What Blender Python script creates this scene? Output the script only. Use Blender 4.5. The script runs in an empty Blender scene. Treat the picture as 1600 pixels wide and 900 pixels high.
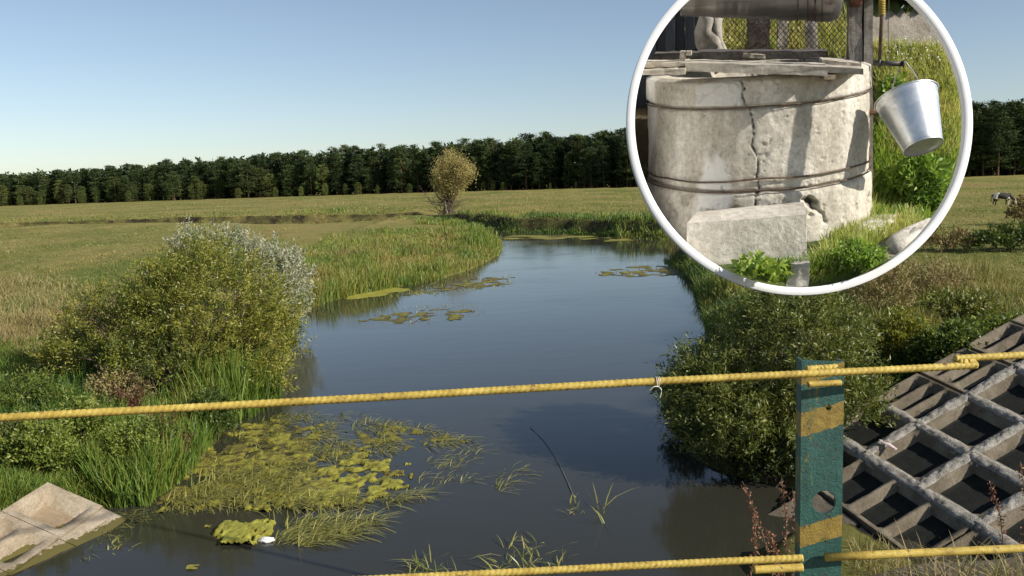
import bpy, bmesh, math, random
import numpy as np
from mathutils import Vector, Matrix
sc = bpy.context.scene
R_ = math.radians
# ------------------------------------------------------------------ camera, sky, sun, exposure
F, ROLL, PITCH, EYE = 1386.0, R_(1.75), math.atan(167 / 1386), 4.85
cr, sr, cp, sp = math.cos(ROLL), math.sin(ROLL), math.cos(PITCH), math.sin(PITCH)
RIGHT = np.array([cr, -sr * sp, -sr * cp]); UP = np.array([sr, cr * sp, cr * cp]); FWD = np.array([0, cp, -sp])
CAM = np.array([0, 0, EYE])
cam = bpy.data.cameras.new('camera'); cam.lens = 36 * F / 1600; cam.sensor_width = 36; cam.clip_start = .05; cam.clip_end = 6000
co = bpy.data.objects.new('camera', cam); sc.collection.objects.link(co)
co.matrix_world = Matrix(((RIGHT[0], UP[0], -FWD[0], CAM[0]), (RIGHT[1], UP[1], -FWD[1], CAM[1]), (RIGHT[2], UP[2], -FWD[2], CAM[2]), (0, 0, 0, 1)))
sc.camera = co
SUN_AZ, SUN_EL = R_(119), R_(30)
world = bpy.data.worlds.new("World"); sc.world = world; world.use_nodes = True
wn = world.node_tree
sky = wn.nodes.new('ShaderNodeTexSky'); sky.sky_type = 'NISHITA'; sky.sun_disc = False
sky.sun_elevation = SUN_EL; sky.sun_rotation = SUN_AZ; sky.altitude = 1500; sky.air_density = 1.0; sky.dust_density = 1.7; sky.ozone_density = 1.0
hs = wn.nodes.new('ShaderNodeHueSaturation'); hs.inputs['Saturation'].default_value = .9      # a hazy, washed-out late-summer sky
wn.links.new(sky.outputs[0], hs.inputs['Color']); wn.links.new(hs.outputs[0], wn.nodes['Background'].inputs[0]); wn.nodes['Background'].inputs[1].default_value = .090
sl = bpy.data.lights.new('sun', 'SUN'); sl.energy = 4.6; sl.angle = R_(.53); sl.color = (1, .94, .83)
so = bpy.data.objects.new('sun', sl); sc.collection.objects.link(so)
SUN = Vector((math.sin(SUN_AZ) * math.cos(SUN_EL), math.cos(SUN_AZ) * math.cos(SUN_EL), math.sin(SUN_EL)))
so.rotation_euler = SUN.to_track_quat('Z', 'Y').to_euler(); so.location = (20, -20, 30)
sc.view_settings.view_transform = 'Standard'; sc.view_settings.look = 'None'; sc.view_settings.exposure = .40; sc.view_settings.gamma = 1
sc.view_settings.use_curve_mapping = False
sc.cycles.max_bounces = 6; sc.cycles.transparent_max_bounces = 4
# ------------------------------------------------------------------ helpers
rng = np.random.default_rng(7); random.seed(7)
COL = sc.collection
BASE = {}
def ray(px, py):
    return FWD + (px - 800) / F * RIGHT + (450 - py) / F * UP
def at_d(px, py, d): return CAM + d * ray(px, py)              # d along the optical axis
def at_z(px, py, z=0.0):
    r = ray(px, py); return CAM + r * ((z - EYE) / r[2])
def _h(ix, iy, iz):
    n = (ix * 374761393 + iy * 668265263 + iz * 1274126177) & 0xffffffff
    n = ((n ^ (n >> 13)) * 1274126177) & 0xffffffff
    return ((n ^ (n >> 16)) & 0xffff) / 65535.0
def vnoise(x, y, z=0.0):
    x, y, z = np.broadcast_arrays(np.asarray(x, float), np.asarray(y, float), np.asarray(z, float))
    ix, iy, iz = np.floor(x).astype(np.int64), np.floor(y).astype(np.int64), np.floor(z).astype(np.int64)
    fx, fy, fz = x - ix, y - iy, z - iz
    fx, fy, fz = fx * fx * (3 - 2 * fx), fy * fy * (3 - 2 * fy), fz * fz * (3 - 2 * fz)
    r = 0
    for a in (0, 1):
        for b in (0, 1):
            for c in (0, 1):
                r = r + _h(ix + a, iy + b, iz + c) * (fx if a else 1 - fx) * (fy if b else 1 - fy) * (fz if c else 1 - fz)
    return r
def fbm(x, y, z=0.0, o=4):
    s, a, t = 0, .5, 0
    x, y, z = np.asarray(x, float), np.asarray(y, float), np.asarray(z, float)
    for k in range(o):
        s = s + a * vnoise(x * 2 ** k + 17.3 * k, y * 2 ** k - 9.1 * k, z * 2 ** k); t += a; a *= .5
    return s / t
def sstep(a, b, x):
    t = np.clip((x - a) / (b - a), 0, 1); return t * t * (3 - 2 * t)
def tag(o, label=None, cat=None, group=None, kind=None):
    if label: o['label'] = label
    if cat: o['category'] = cat
    if group: o['group'] = group
    if kind: o['kind'] = kind
    return o
def mat_of(base): return None
MD = Matrix.Identity(4)        # set later: frame of the well display
def thing(name, label, cat, loc=(0, 0, 0), group=None, space=None):
    o = bpy.data.objects.new(name, None); COL.objects.link(o)
    o.empty_display_size = .2
    o.matrix_world = (space @ Matrix.Translation(Vector(loc))) if space is not None else Matrix.Translation(Vector(loc))
    BASE[o] = np.array(loc, float)
    return tag(o, label, cat, group)
class MB:
    """collects polygons (with a per-face natural colour value) into ONE mesh"""
    def __init__(s): s.V = []; s.F = {3: [], 4: []}; s.T = {3: [], 4: []}; s.n = 0
    def add(s, V, Fs, tint=0.5):
        V = np.asarray(V, float).reshape(-1, 3); Fs = np.asarray(Fs, np.int64)
        k = Fs.shape[1]
        s.V.append(V); s.F[k].append(Fs + s.n); s.T[k].append(np.broadcast_to(np.asarray(tint, float), (len(Fs),)).copy()); s.n += len(V)
        return s
    def add2(s, V, F4, F3, t=.5):
        base = s.n; s.add(V, F4, t); s.F[3].append(np.asarray(F3, np.int64) + base); s.T[3].append(np.full(len(F3), float(np.mean(t)))); return s
    def mesh(s, name, off=None, smooth=False):
        me = bpy.data.meshes.new(name)
        if not s.V: return me
        V = np.concatenate(s.V)
        if off is not None: V = V - off
        f4 = np.concatenate(s.F[4]) if s.F[4] else np.zeros((0, 4), np.int64)
        f3 = np.concatenate(s.F[3]) if s.F[3] else np.zeros((0, 3), np.int64)
        li = np.concatenate([f4.ravel(), f3.ravel()]).astype(np.int32)
        tot = np.concatenate([np.full(len(f4), 4), np.full(len(f3), 3)]).astype(np.int32)
        st = np.concatenate([[0], np.cumsum(tot)[:-1]]).astype(np.int32)
        me.vertices.add(len(V)); me.vertices.foreach_set('co', V.astype(np.float32).ravel())
        me.loops.add(len(li)); me.loops.foreach_set('vertex_index', li)
        me.polygons.add(len(tot)); me.polygons.foreach_set('loop_start', st); me.polygons.foreach_set('loop_total', tot)
        if smooth: me.polygons.foreach_set('use_smooth', np.ones(len(tot), bool))
        me.update(calc_edges=True)
        t = np.concatenate(s.T[4] + s.T[3]).astype(np.float32)
        at = me.attributes.new('tint', 'FLOAT', 'FACE'); at.data.foreach_set('value', t)
        return me
    def build(s, name, mat, parent=None, loc=None, space=None, smooth=False):
        base = BASE[parent] if parent in BASE else (np.array(loc, float) if loc is not None else np.zeros(3))
        me = s.mesh(name, base, smooth); me.materials.append(mat)
        o = bpy.data.objects.new(name, me); COL.objects.link(o)
        BASE[o] = base
        if parent is not None: o.parent = parent
        else: o.matrix_world = (space if space is not None else Matrix.Identity(4)) @ Matrix.Translation(Vector(base))
        return o
def grid_faces(nu, nv, wrap=False):
    i = np.arange(nu - (0 if wrap else 1))[:, None]; j = np.arange(nv - 1)[None]
    a = i * nv + j; b = ((i + 1) % nu) * nv + j
    return np.stack([a, b, b + 1, a + 1], -1).reshape(-1, 4)
def norm(v): return v / (np.linalg.norm(v, axis=-1, keepdims=True) + 1e-12)
def tube(mb, P, r, n=8, tint=.5, cap=True, rib=None):
    P = np.asarray(P, float); m = len(P); r = np.broadcast_to(np.asarray(r, float), (m,))
    T = norm(np.gradient(P, axis=0)); ref = np.array([0, 0, 1.0]) if abs(T[0, 2]) < .8 else np.array([1.0, 0, 0])
    A = norm(np.cross(T, ref)); B = np.cross(T, A)
    th = np.arange(n) * 2 * math.pi / n
    rr = r[:, None] * np.ones((1, n))
    if rib is not None: rr = rr + rib(np.arange(m)[:, None], th[None])
    V = P[:, None] + rr[..., None] * (np.cos(th)[None, :, None] * A[:, None] + np.sin(th)[None, :, None] * B[:, None])
    i = np.arange(m - 1)[:, None]; j = np.arange(n)[None]
    Fq = np.stack([i * n + j, (i + 1) * n + j, (i + 1) * n + (j + 1) % n, i * n + (j + 1) % n], -1).reshape(-1, 4)[:, ::-1]
    V = V.reshape(-1, 3)
    if cap:
        V = np.concatenate([V, P[:1], P[-1:]]); k = np.arange(n)
        c = np.concatenate([np.stack([np.full(n, m * n), k, (k + 1) % n], -1)[:, ::-1] * 1, np.stack([np.full(n, m * n + 1), (m - 1) * n + (k + 1) % n, (m - 1) * n + k], -1)[:, ::-1]])
        mb.add2(V, Fq, c, tint)
    else: mb.add(V, Fq, tint)
def curve(pts, n=12):
    pts = np.asarray(pts, float)
    if len(pts) == 2: return pts[0] + np.linspace(0, 1, n)[:, None] * (pts[1] - pts[0])
    t = np.linspace(0, len(pts) - 1, n); P = np.vstack([2 * pts[0] - pts[1], pts, 2 * pts[-1] - pts[-2]])
    i = np.minimum(t.astype(int), len(pts) - 2); f = (t - i)[:, None]; a, b, c, d = P[i], P[i + 1], P[i + 2], P[i + 3]
    return .5 * (2 * b + (c - a) * f + (2 * a - 5 * b + 4 * c - d) * f ** 2 + (3 * b - a - 3 * c + d) * f ** 3)
def leaves(mb, P, D, L, W, tint=.5, jitter=.5):
    """rhombic leaves at P along D"""
    n = len(P); D = norm(np.asarray(D) + jitter * rng.normal(size=(n, 3)))
    S = norm(np.cross(D, rng.normal(size=(n, 3))))
    L = np.broadcast_to(L, (n,))[:, None] * rng.uniform(.6, 1.3, (n, 1)); W = np.broadcast_to(W, (n,))[:, None] * rng.uniform(.7, 1.3, (n, 1))
    N = np.cross(D, S)
    V = np.stack([P, P + D * L * .45 + S * W * .5 - N * W * .12, P + D * L, P + D * L * .45 - S * W * .5 - N * W * .12], 1)
    mb.add(V, np.arange(n * 4).reshape(n, 4), tint)
def blades(mb, P, H, W, lean=.3, tint=.5, bend=.5, dirv=None):
    """curved tapered grass blades rising from P"""
    n = len(P); H = np.broadcast_to(H, (n,))[:, None]; W = np.broadcast_to(W, (n,))[:, None]
    a = rng.uniform(0, 2 * math.pi, n); d = np.stack([np.cos(a), np.sin(a), 0 * a], 1)
    if dirv is not None: d = norm(d * .6 + np.asarray(dirv))
    a2 = rng.uniform(0, 2 * math.pi, n); s = np.stack([np.cos(a2), np.sin(a2), 0 * a2], 1)
    l = np.abs(rng.normal(lean, lean * .5, (n, 1)))
    z = np.array([0, 0, 1.0])
    q = lambda t: P + d * H * l * (t * (1 - bend) + bend * t * t) + z * H * (t - .35 * l * t * t)
    V = np.stack([P - s * W * .35, P + s * W * .35, q(.45) + s * W * .5, q(.45) - s * W * .5, q(.8) + s * W * .32, q(.8) - s * W * .32, q(1.0)], 1).reshape(-1, 3)
    k = np.arange(n)[:, None] * 7
    F4 = np.concatenate([k + [0, 1, 2, 3], k + [3, 2, 4, 5]]); F3 = k + [5, 4, 6]
    base = mb.n; t = np.broadcast_to(tint, (n,)).astype(float)
    mb.add(V, F4, np.concatenate([t, t])); mb.F[3].append(F3 + base); mb.T[3].append(t.copy())
def box(mb, c, u, v, w, tint=.5):
    c, u, v, w = [np.asarray(x, float) for x in (c, u, v, w)]
    V = [c + a * u + b * v + d * w for a in (-.5, .5) for b in (-.5, .5) for d in (-.5, .5)]
    mb.add(V, [[0, 1, 3, 2], [4, 6, 7, 5], [0, 4, 5, 1], [2, 3, 7, 6], [0, 2, 6, 4], [1, 5, 7, 3]], tint)
def rough_box(mb, corners, n=(10, 4, 4), amp=.004, freq=20, tint=.5, rnd=.0, seed=0, edge=.0):
    """a block with subdivided faces, worn edges and uneven skin. corners: 8 points as [x][y][z]"""
    C = np.asarray(corners, float).reshape(2, 2, 2, 3)
    def pt(a, b, c):
        r = 0
        for i in (0, 1):
            for j in (0, 1):
                for k in (0, 1):
                    r = r + C[i, j, k] * ((a if i else 1 - a) * (b if j else 1 - b) * (c if k else 1 - c))[..., None]
        return r
    size = np.linalg.norm(C[1, 1, 1] - C[0, 0, 0])
    cen = C.reshape(-1, 3).mean(0)
    ax = [C[1, 0, 0] - C[0, 0, 0], C[0, 1, 0] - C[0, 0, 0], C[0, 0, 1] - C[0, 0, 0]]
    ln = [np.linalg.norm(a) for a in ax]
    def one(f, val):
        o = [q for q in range(3) if q != f]
        g = []
        for q in o:
            m = n[q]; e = min(.3, edge / max(ln[q], 1e-6)) if edge else 0
            t = np.linspace(0, 1, m + 1)
            if e: t = np.concatenate([[0, e * .5, e], np.linspace(e, 1 - e, m + 1)[1:-1], [1 - e, 1 - e * .5, 1]])
            g.append(t)
        A, B = np.meshgrid(*g, indexing='ij'); abc = [None] * 3; abc[o[0]], abc[o[1]] = A, B; abc[f] = np.full_like(A, float(val))
        p = pt(*abc)
        if edge:
            pull = 0
            for q in range(3):
                dq = np.minimum(abc[q], 1 - abc[q]) * ln[q]
                near = np.clip(1 - dq / edge, 0, 1) ** 2
                pull = pull + near[..., None] * -np.sign(abc[q] - .5)[..., None] * ax[q] / ln[q]
            p = p + pull * edge * .18
        dd = p - cen
        nz = np.stack([fbm(p[..., 0] * freq + seed + 31 * q, p[..., 1] * freq, p[..., 2] * freq, 3) - .5 for q in range(3)], -1)
        p = p + nz * amp * 2
        s = p.shape
        fc = grid_faces(s[0], s[1])
        flip = (f == 0 and val == 0) or (f == 1 and val == 1) or (f == 2 and val == 0)
        det = np.dot(np.cross(ax[0], ax[1]), ax[2])
        if flip != (det < 0): fc = fc[:, ::-1]
        mb.add(p.reshape(-1, 3), fc, tint)
    for f in range(3):
        for val in (0, 1): one(f, val)
def skin(name, verts, edges, radii, mat, sub=1):
    """one continuous body grown from joints: returns an evaluated mesh"""
    me = bpy.data.meshes.new(name); me.from_pydata([tuple(v) for v in verts], edges, [])
    o = bpy.data.objects.new(name, me); COL.objects.link(o)
    m = o.modifiers.new('s', 'SKIN'); m.use_smooth_shade = True
    for k, r in enumerate(radii):
        d = me.skin_vertices[0].data[k]; d.radius = (r, r) if not isinstance(r, tuple) else r
    me.skin_vertices[0].data[0].use_root = True
    s = o.modifiers.new('u', 'SUBSURF'); s.levels = sub; s.render_levels = sub
    dg = bpy.context.evaluated_depsgraph_get(); ev = bpy.data.meshes.new_from_object(o.evaluated_get(dg))
    bpy.data.objects.remove(o); ev.materials.clear(); ev.materials.append(mat); ev.name = name
    return ev
# ------------------------------------------------------------------ materials
def newmat(name):
    m = bpy.data.materials.new(name); m.use_nodes = True; nt = m.node_tree; nt.nodes.clear()
    out = nt.nodes.new('ShaderNodeOutputMaterial'); b = nt.nodes.new('ShaderNodeBsdfPrincipled')
    nt.links.new(b.outputs[0], out.inputs[0]); return m, nt, b, out
def ramp(nt, cols, fac=None, pos=None):
    r = nt.nodes.new('ShaderNodeValToRGB'); e = r.color_ramp.elements
    pos = pos or [i / (len(cols) - 1) for i in range(len(cols))]
    while len(e) < len(cols): e.new(.5)
    for k, c in enumerate(cols): e[k].position = pos[k]; e[k].color = (*c, 1)
    if fac is not None: nt.links.new(fac, r.inputs[0])
    return r
def noise(nt, scale, detail=5, rough=.6, coord='Object', stretch=None, dist=0):
    n = nt.nodes.new('ShaderNodeTexNoise'); n.inputs['Scale'].default_value = scale; n.inputs['Detail'].default_value = detail
    n.inputs['Roughness'].default_value = rough; n.inputs['Distortion'].default_value = dist
    if coord == 'World':
        g = nt.nodes.new('ShaderNodeNewGeometry'); src = g.outputs['Position']
    else:
        t = nt.nodes.new('ShaderNodeTexCoord'); src = t.outputs['Object']
    if stretch:
        mp = nt.nodes.new('ShaderNodeMapping'); mp.inputs['Scale'].default_value = stretch; nt.links.new(src, mp.inputs[0]); src = mp.outputs[0]
    nt.links.new(src, n.inputs['Vector']); return n.outputs['Fac']
def mixc(nt, fac, a, b, mode='MIX'):
    m = nt.nodes.new('ShaderNodeMix'); m.data_type = 'RGBA'; m.blend_type = mode
    for s, v in ((m.inputs[0], fac), (m.inputs[6], a), (m.inputs[7], b)):
        if isinstance(v, (int, float)): s.default_value = v
        elif isinstance(v, tuple): s.default_value = (*v, 1)
        else: nt.links.new(v, s)
    return m.outputs[2]
def bump(nt, b, h, strength=.3, dist=.02):
    n = nt.nodes.new('ShaderNodeBump'); n.inputs['Strength'].default_value = strength; n.inputs['Distance'].default_value = dist
    nt.links.new(h, n.inputs['Height']); nt.links.new(n.outputs[0], b.inputs['Normal'])
def math1(nt, op, a, b=0.0, c=None):
    m = nt.nodes.new('ShaderNodeMath'); m.operation = op
    for s, v in zip(m.inputs, (a, b) if c is None else (a, b, c)):
        if isinstance(v, (int, float)): s.default_value = v
        else: nt.links.new(v, s)
    return m.outputs[0]
def surf(name, cols, scale=4, rough=.85, bs=.3, bd=.01, detail=8, metal=0, stretch=None, spots=None, spec=.3, coord='Object', pos=None, fine=None):
    m, nt, b, out = newmat(name)
    f = noise(nt, scale, detail, .65, coord, stretch)
    c = ramp(nt, cols, f, pos or [.3 + .4 * i / (len(cols) - 1) for i in range(len(cols))]).outputs[0]
    if fine: c = mixc(nt, .7, c, ramp(nt, [(.55,) * 3, (1.25,) * 3], noise(nt, fine, 4, .7, coord), [.3, .7]).outputs[0], 'MULTIPLY')
    if spots:                                                   # (colour, scale, threshold)
        f2 = noise(nt, spots[1], 6, .7, coord); k = ramp(nt, [(0,) * 3, (1,) * 3], f2, [spots[2], spots[2] + .08]).outputs[0]
        c = mixc(nt, k, c, spots[0])
    nt.links.new(c, b.inputs['Base Color']); b.inputs['Roughness'].default_value = rough; b.inputs['Metallic'].default_value = metal
    b.inputs['Specular IOR Level'].default_value = spec
    bump(nt, b, noise(nt, (fine or scale * 6), 6, .7, coord), bs, bd)
    return m
def leafmat(name, cols, trans=.3, rough=.5, spec=.35, tcol=None, vary=0):
    m, nt, b, out = newmat(name)
    a = nt.nodes.new('ShaderNodeAttribute'); a.attribute_name = 'tint'; a.attribute_type = 'GEOMETRY'
    fac = a.outputs['Fac']
    if vary:
        oi = nt.nodes.new('ShaderNodeObjectInfo'); fac = math1(nt, 'ADD', fac, math1(nt, 'MULTIPLY', math1(nt, 'SUBTRACT', oi.outputs['Random'], .5), vary))
    c = ramp(nt, cols, fac).outputs[0]
    nt.links.new(c, b.inputs['Base Color']); b.inputs['Roughness'].default_value = rough; b.inputs['Specular IOR Level'].default_value = spec
    t = nt.nodes.new('ShaderNodeBsdfTranslucent'); nt.links.new(mixc(nt, 1.0, c, tcol or (1.3, 1.25, .6), 'MULTIPLY'), t.inputs[0])
    x = nt.nodes.new('ShaderNodeMixShader'); x.inputs[0].default_value = trans
    nt.links.new(b.outputs[0], x.inputs[1]); nt.links.new(t.outputs[0], x.inputs[2]); nt.links.new(x.outputs[0], out.inputs[0])
    return m
def flat(name, col, rough=.6, metal=0, spec=.4): 
    m, nt, b, out = newmat(name)
    nt.links.new(ramp(nt, [tuple(c * .85 for c in col), tuple(min(1, c * 1.1) for c in col)], noise(nt, 9), [.35, .65]).outputs[0], b.inputs['Base Color'])
    b.inputs['Roughness'].default_value = rough; b.inputs['Metallic'].default_value = metal; b.inputs['Specular IOR Level'].default_value = spec
    return m
# ------------------------------------------------------------------ terrain and river
RIV_PX_R = [(1195, 790), (1205, 745), (1120, 700), (1085, 650), (1080, 600), (1100, 540), (1108, 500), (1095, 470), (1085, 445), (1062, 425), (1036, 408), (1110, 400), (1170, 388),
            (1200, 378), (1045, 374), (960, 370), (880, 365), (800, 362), (740, 355), (690, 350), (640, 344.5), (470, 349.5), (250, 356), (0, 364), (-140, 369)]
RIV_PX_L = [(-140, 374), (0, 369), (250, 361), (470, 354), (560, 351), (640, 349), (690, 356), (740, 364), (775, 373), (788, 385), (778, 400), (740, 420), (690, 436), (620, 449), (540, 464),
            (492, 478), (470, 500), (452, 560), (440, 600), (425, 625), (365, 650), (335, 690), (300, 740), (235, 785), (172, 797), (140, 850), (110, 900)]
RIV = np.array([[3.0, -40], [3.2, 9], [3.3, 11.6]] + [list(at_z(*p)[:2]) for p in RIV_PX_R] + [list(at_z(*p)[:2]) for p in RIV_PX_L] + [[-5.7, 9], [-5.5, -40]])
def river_sd(x, y):
    """signed distance to the river's edge: negative in the water"""
    x = np.asarray(x, float); y = np.asarray(y, float); sh = x.shape; x = x.ravel(); y = y.ravel()
    d = np.full(x.shape, 1e9); ins = np.zeros(x.shape, bool)
    for (ax, ay), (bx, by) in zip(RIV, np.roll(RIV, -1, 0)):
        vx, vy = bx - ax, by - ay
        t = np.clip(((x - ax) * vx + (y - ay) * vy) / (vx * vx + vy * vy + 1e-12), 0, 1)
        d = np.minimum(d, (x - ax - t * vx) ** 2 + (y - ay - t * vy) ** 2)
        c = (ay > y) != (by > y)
        with np.errstate(divide='ignore', invalid='ignore'):
            ins ^= c & (x < (bx - ax) * (y - ay) / (by - ay + 1e-15) + ax)
    d = np.sqrt(d); return np.where(ins, -d, d).reshape(sh)
# the two concrete slopes: origin, along/across directions, normal
def frame3(u, v):
    u = norm(np.array(u, float)); v = np.array(v, float); v = norm(v - u * (u @ v)); n = np.cross(u, v); n = n * np.sign(n[2]); return u, v, n
OR_ = np.array([5.1515, 12.7357, EYE - 4.167]); UR, VR, NR = frame3([.36, -.91, -.19], [.89, .29, .35])
OL_ = CAM + .955 * np.array([-6.70, 12.43, -4.945]); UL, VL, NL = frame3([-.92, .15, .37], [.19, .98, .1])
def plane_z(O, n, x, y): return O[2] - (n[0] * (x - O[0]) + n[1] * (y - O[1])) / n[2]
_fx = np.array([-200, 0, 450, 700, 1000, 1540, 1800.]); _fd = np.array([440, 420, 370, 340, 292, 262, 262.]); _fz = np.array([.3, .43, 1.25, 1.56, 1.65, 2.05, 2.2])
def forest_px(x, y): return 800 + x / np.maximum(y, 1) * F
_bx = np.array([at_z(640, 346.7)[0], at_z(470, 351.5)[0], at_z(250, 358.5)[0], at_z(0, 366.5)[0], -140.])[::-1]
_by = np.array([at_z(640, 346.7)[1], at_z(470, 351.5)[1], at_z(250, 358.5)[1], at_z(0, 366.5)[1], 118.])[::-1]
def terrain(x, y):
    x = np.asarray(x, float); y = np.asarray(y, float)
    d = river_sd(x, y); px = np.clip(forest_px(x, y), -300, 1900); r = y
    fd = np.interp(px, _fx, _fd); fz = np.interp(px, _fx, _fz)
    rag = (fbm(x * .22, y * .08, 6.1, 4) - .5)
    Fh = 1.3 + rag * .35 * sstep(60, 100, y) + (fz - 1.3) * np.where(y > 1, sstep(125, fd, r), 0)
    Fh = Fh - .95 * np.exp(-((x + 4) / 7.0) ** 2 - ((y - 48) / 20.0) ** 2) - .8 * np.exp(-((x + 20) / 13.0) ** 2 - ((y - 112) / 9.0) ** 2) - .5 * np.exp(-((x + 9) / 4.5) ** 2 - ((y - 18) / 5.) ** 2)
    near_side = (y < np.interp(x, _bx, _by)) & (x < _bx[-1])
    Fh = Fh - np.where(near_side, .38 * sstep(55, 105, y) * (.25 + .75 * sstep(-54, -30, x)) * (.5 + 1.0 * fbm(x * .05, y * .02, 2.2, 3)), 0) * (x < 0) - .35 * np.exp(-((y - 30) / 14) ** 2) * (x < -8)
    w = np.where((y > 95) & (x < -4) & ~near_side, .9 + 1.6 * np.clip(rag, -.4, .4), 1.5) + 2.8 * np.exp(-((x + 6) / 9) ** 2 - ((y - 42) / 22) ** 2) + 2.2 * sstep(34, 12, y)
    b = (fbm(x * .35, y * .35, 1.7, 3) - .5) * .3 + (fbm(x * 1.9, y * 1.9, 4.2, 3) - .5) * .10
    z = np.where(d > 0, Fh * sstep(0, 1, d / w) + .03 + b * sstep(0, 3, d), np.maximum(-.95, d * .5))
    zr = plane_z(OR_, NR, x, y) - .58; zl = plane_z(OL_, NL, x, y) - .42
    qa = (x - OR_[0]) * UR[0] + (y - OR_[1]) * UR[1]; qb = (x - OR_[0]) * VR[0] + (y - OR_[1]) * VR[1]
    zr = np.maximum(zr, (.30 + b) * sstep(-1.0, -1.35, qb) * sstep(.6, 1.3, qa) - 1.0 * (1 - sstep(-1.0, -1.35, qb) * sstep(.6, 1.3, qa)))
    wr = sstep(16.6, 14.6, y) * sstep(2.2, 3.6, x); wl = sstep(14.0, 12.7, y) * sstep(-5.0, -5.6, x)
    z = z * (1 - wr) + np.minimum(zr, 3.0) * wr; z = z * (1 - wl) + np.minimum(zl, 3.0) * wl
    return z
def on_ground(px, py, it=14):
    px = np.asarray(px, float); py = np.asarray(py, float)
    r = FWD + ((px - 800) / F)[..., None] * RIGHT + ((450 - py) / F)[..., None] * UP
    z = np.full(px.shape, 1.0)
    for _ in range(it):
        t = (z - EYE) / np.minimum(r[..., 2], -1e-3); P = CAM + r * t[..., None]
        z = .5 * z + .5 * np.clip(terrain(P[..., 0], P[..., 1]), 0, 3.2)
    P[..., 2] = terrain(P[..., 0], P[..., 1]); return P
def in_poly(px, py, poly):
    ins = np.zeros(px.shape, bool); poly = np.asarray(poly, float)
    for (ax, ay), (bx, by) in zip(poly, np.roll(poly, -1, 0)):
        c = (ay > py) != (by > py); ins ^= c & (px < (bx - ax) * (py - ay) / (by - ay + 1e-15) + ax)
    return ins
def scatter_px(poly, n, water=False, clump=0.0, freq=.05, seed=0, mind=None):
    poly = np.asarray(poly, float); lo, hi = poly.min(0), poly.max(0); out = []; tot = 0
    while tot < n:
        q = rng.uniform(lo, hi, (n * 2, 2)); q = q[in_poly(q[:, 0], q[:, 1], poly)]
        if clump: q = q[fbm(q[:, 0] * freq, q[:, 1] * freq * 2, seed, 3) > .5 - .25 + .25 * clump * rng.uniform(0, 2, len(q)) * .5]
        out.append(q); tot += len(q)
    q = np.concatenate(out)[:n]; P = on_ground(q[:, 0], q[:, 1])
    if not water: P = P[river_sd(P[:, 0], P[:, 1]) > (0 if mind is None else mind)]
    return P
az = np.concatenate([np.linspace(-180, -52, 26)[:-1], np.linspace(-52, 52, 430), np.linspace(52, 180, 26)[1:-1]]) * math.pi / 180
rad = np.concatenate([[.0], np.geomspace(3.0, 100, 190)[:-1], np.linspace(100, 165, 110)[:-1], np.geomspace(165, 1500, 70)])
A, Rr = np.meshgrid(az, rad, indexing='ij'); X, Y = Rr * np.sin(A), Rr * np.cos(A)
gm = MB(); gm.add(np.stack([X, Y, terrain(X, Y)], -1).reshape(-1, 3), grid_faces(len(az), len(rad), wrap=True)[:, ::-1])
m, nt, b, out = newmat('meadow_ground')
g = nt.nodes.new('ShaderNodeNewGeometry'); sep = nt.nodes.new('ShaderNodeSeparateXYZ'); nt.links.new(g.outputs['Normal'], sep.inputs[0])
c1 = ramp(nt, [(.14, .165, .04), (.21, .20, .058), (.285, .24, .085), (.25, .175, .075)], noise(nt, .06, 9, .68, 'World', (1, .55, 1)), [.36, .47, .56, .66]).outputs[0]
c2 = mixc(nt, .75, c1, ramp(nt, [(.45, .5, .4), (1.25, 1.2, 1.15)], noise(nt, 1.1, 8, .75, 'World'), [.3, .66]).outputs[0], 'MULTIPLY')
soil = ramp(nt, [(.012, .010, .007), (.05, .038, .024)], noise(nt, 2.5, 8, .7, 'World')).outputs[0]
k = ramp(nt, [(1,) * 3, (0,) * 3], sep.outputs['Z'], [.86, .96]).outputs[0]
k = math1(nt, 'MULTIPLY', k, ramp(nt, [(.25,) * 3, (1,) * 3], noise(nt, .35, 5, .7, 'World'), [.38, .62]).outputs[0])
c3 = mixc(nt, k, c2, soil)
nt.links.new(c3, b.inputs['Base Color']); b.inputs['Roughness'].default_value = .95; b.inputs['Specular IOR Level'].default_value = .1
bump(nt, b, noise(nt, 3.0, 10, .8, 'World'), .9, .12)
tag(gm.build('meadow_ground', m, smooth=True), kind='structure')
# river water
m, nt, b, out = newmat('river_water')
b.inputs['Base Color'].default_value = (.034, .033, .024, 1)
nt.links.new(ramp(nt, [(.02,) * 3, (.13,) * 3], noise(nt, .22, 5, .65, 'World', (.5, 1, 1)), [.42, .68]).outputs[0], b.inputs['Roughness']); b.inputs['IOR'].default_value = 1.333
w1 = noise(nt, 1.3, 3, .5, 'World', (.5, 1, 1)); w2 = noise(nt, 14, 3, .6, 'World', (.6, 1.3, 1))
bump(nt, b, math1(nt, 'ADD', math1(nt, 'MULTIPLY', w1, .8), math1(nt, 'MULTIPLY', w2, .16)), .22, .02)
wm = MB(); gx = np.linspace(-150, 70, 30); gy = np.linspace(-45, 185, 30); X, Y = np.meshgrid(gx, gy, indexing='ij')
wm.add(np.stack([X, Y, 0 * X], -1).reshape(-1, 3), grid_faces(30, 30)); tag(wm.build('river_water', m), kind='structure')
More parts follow.
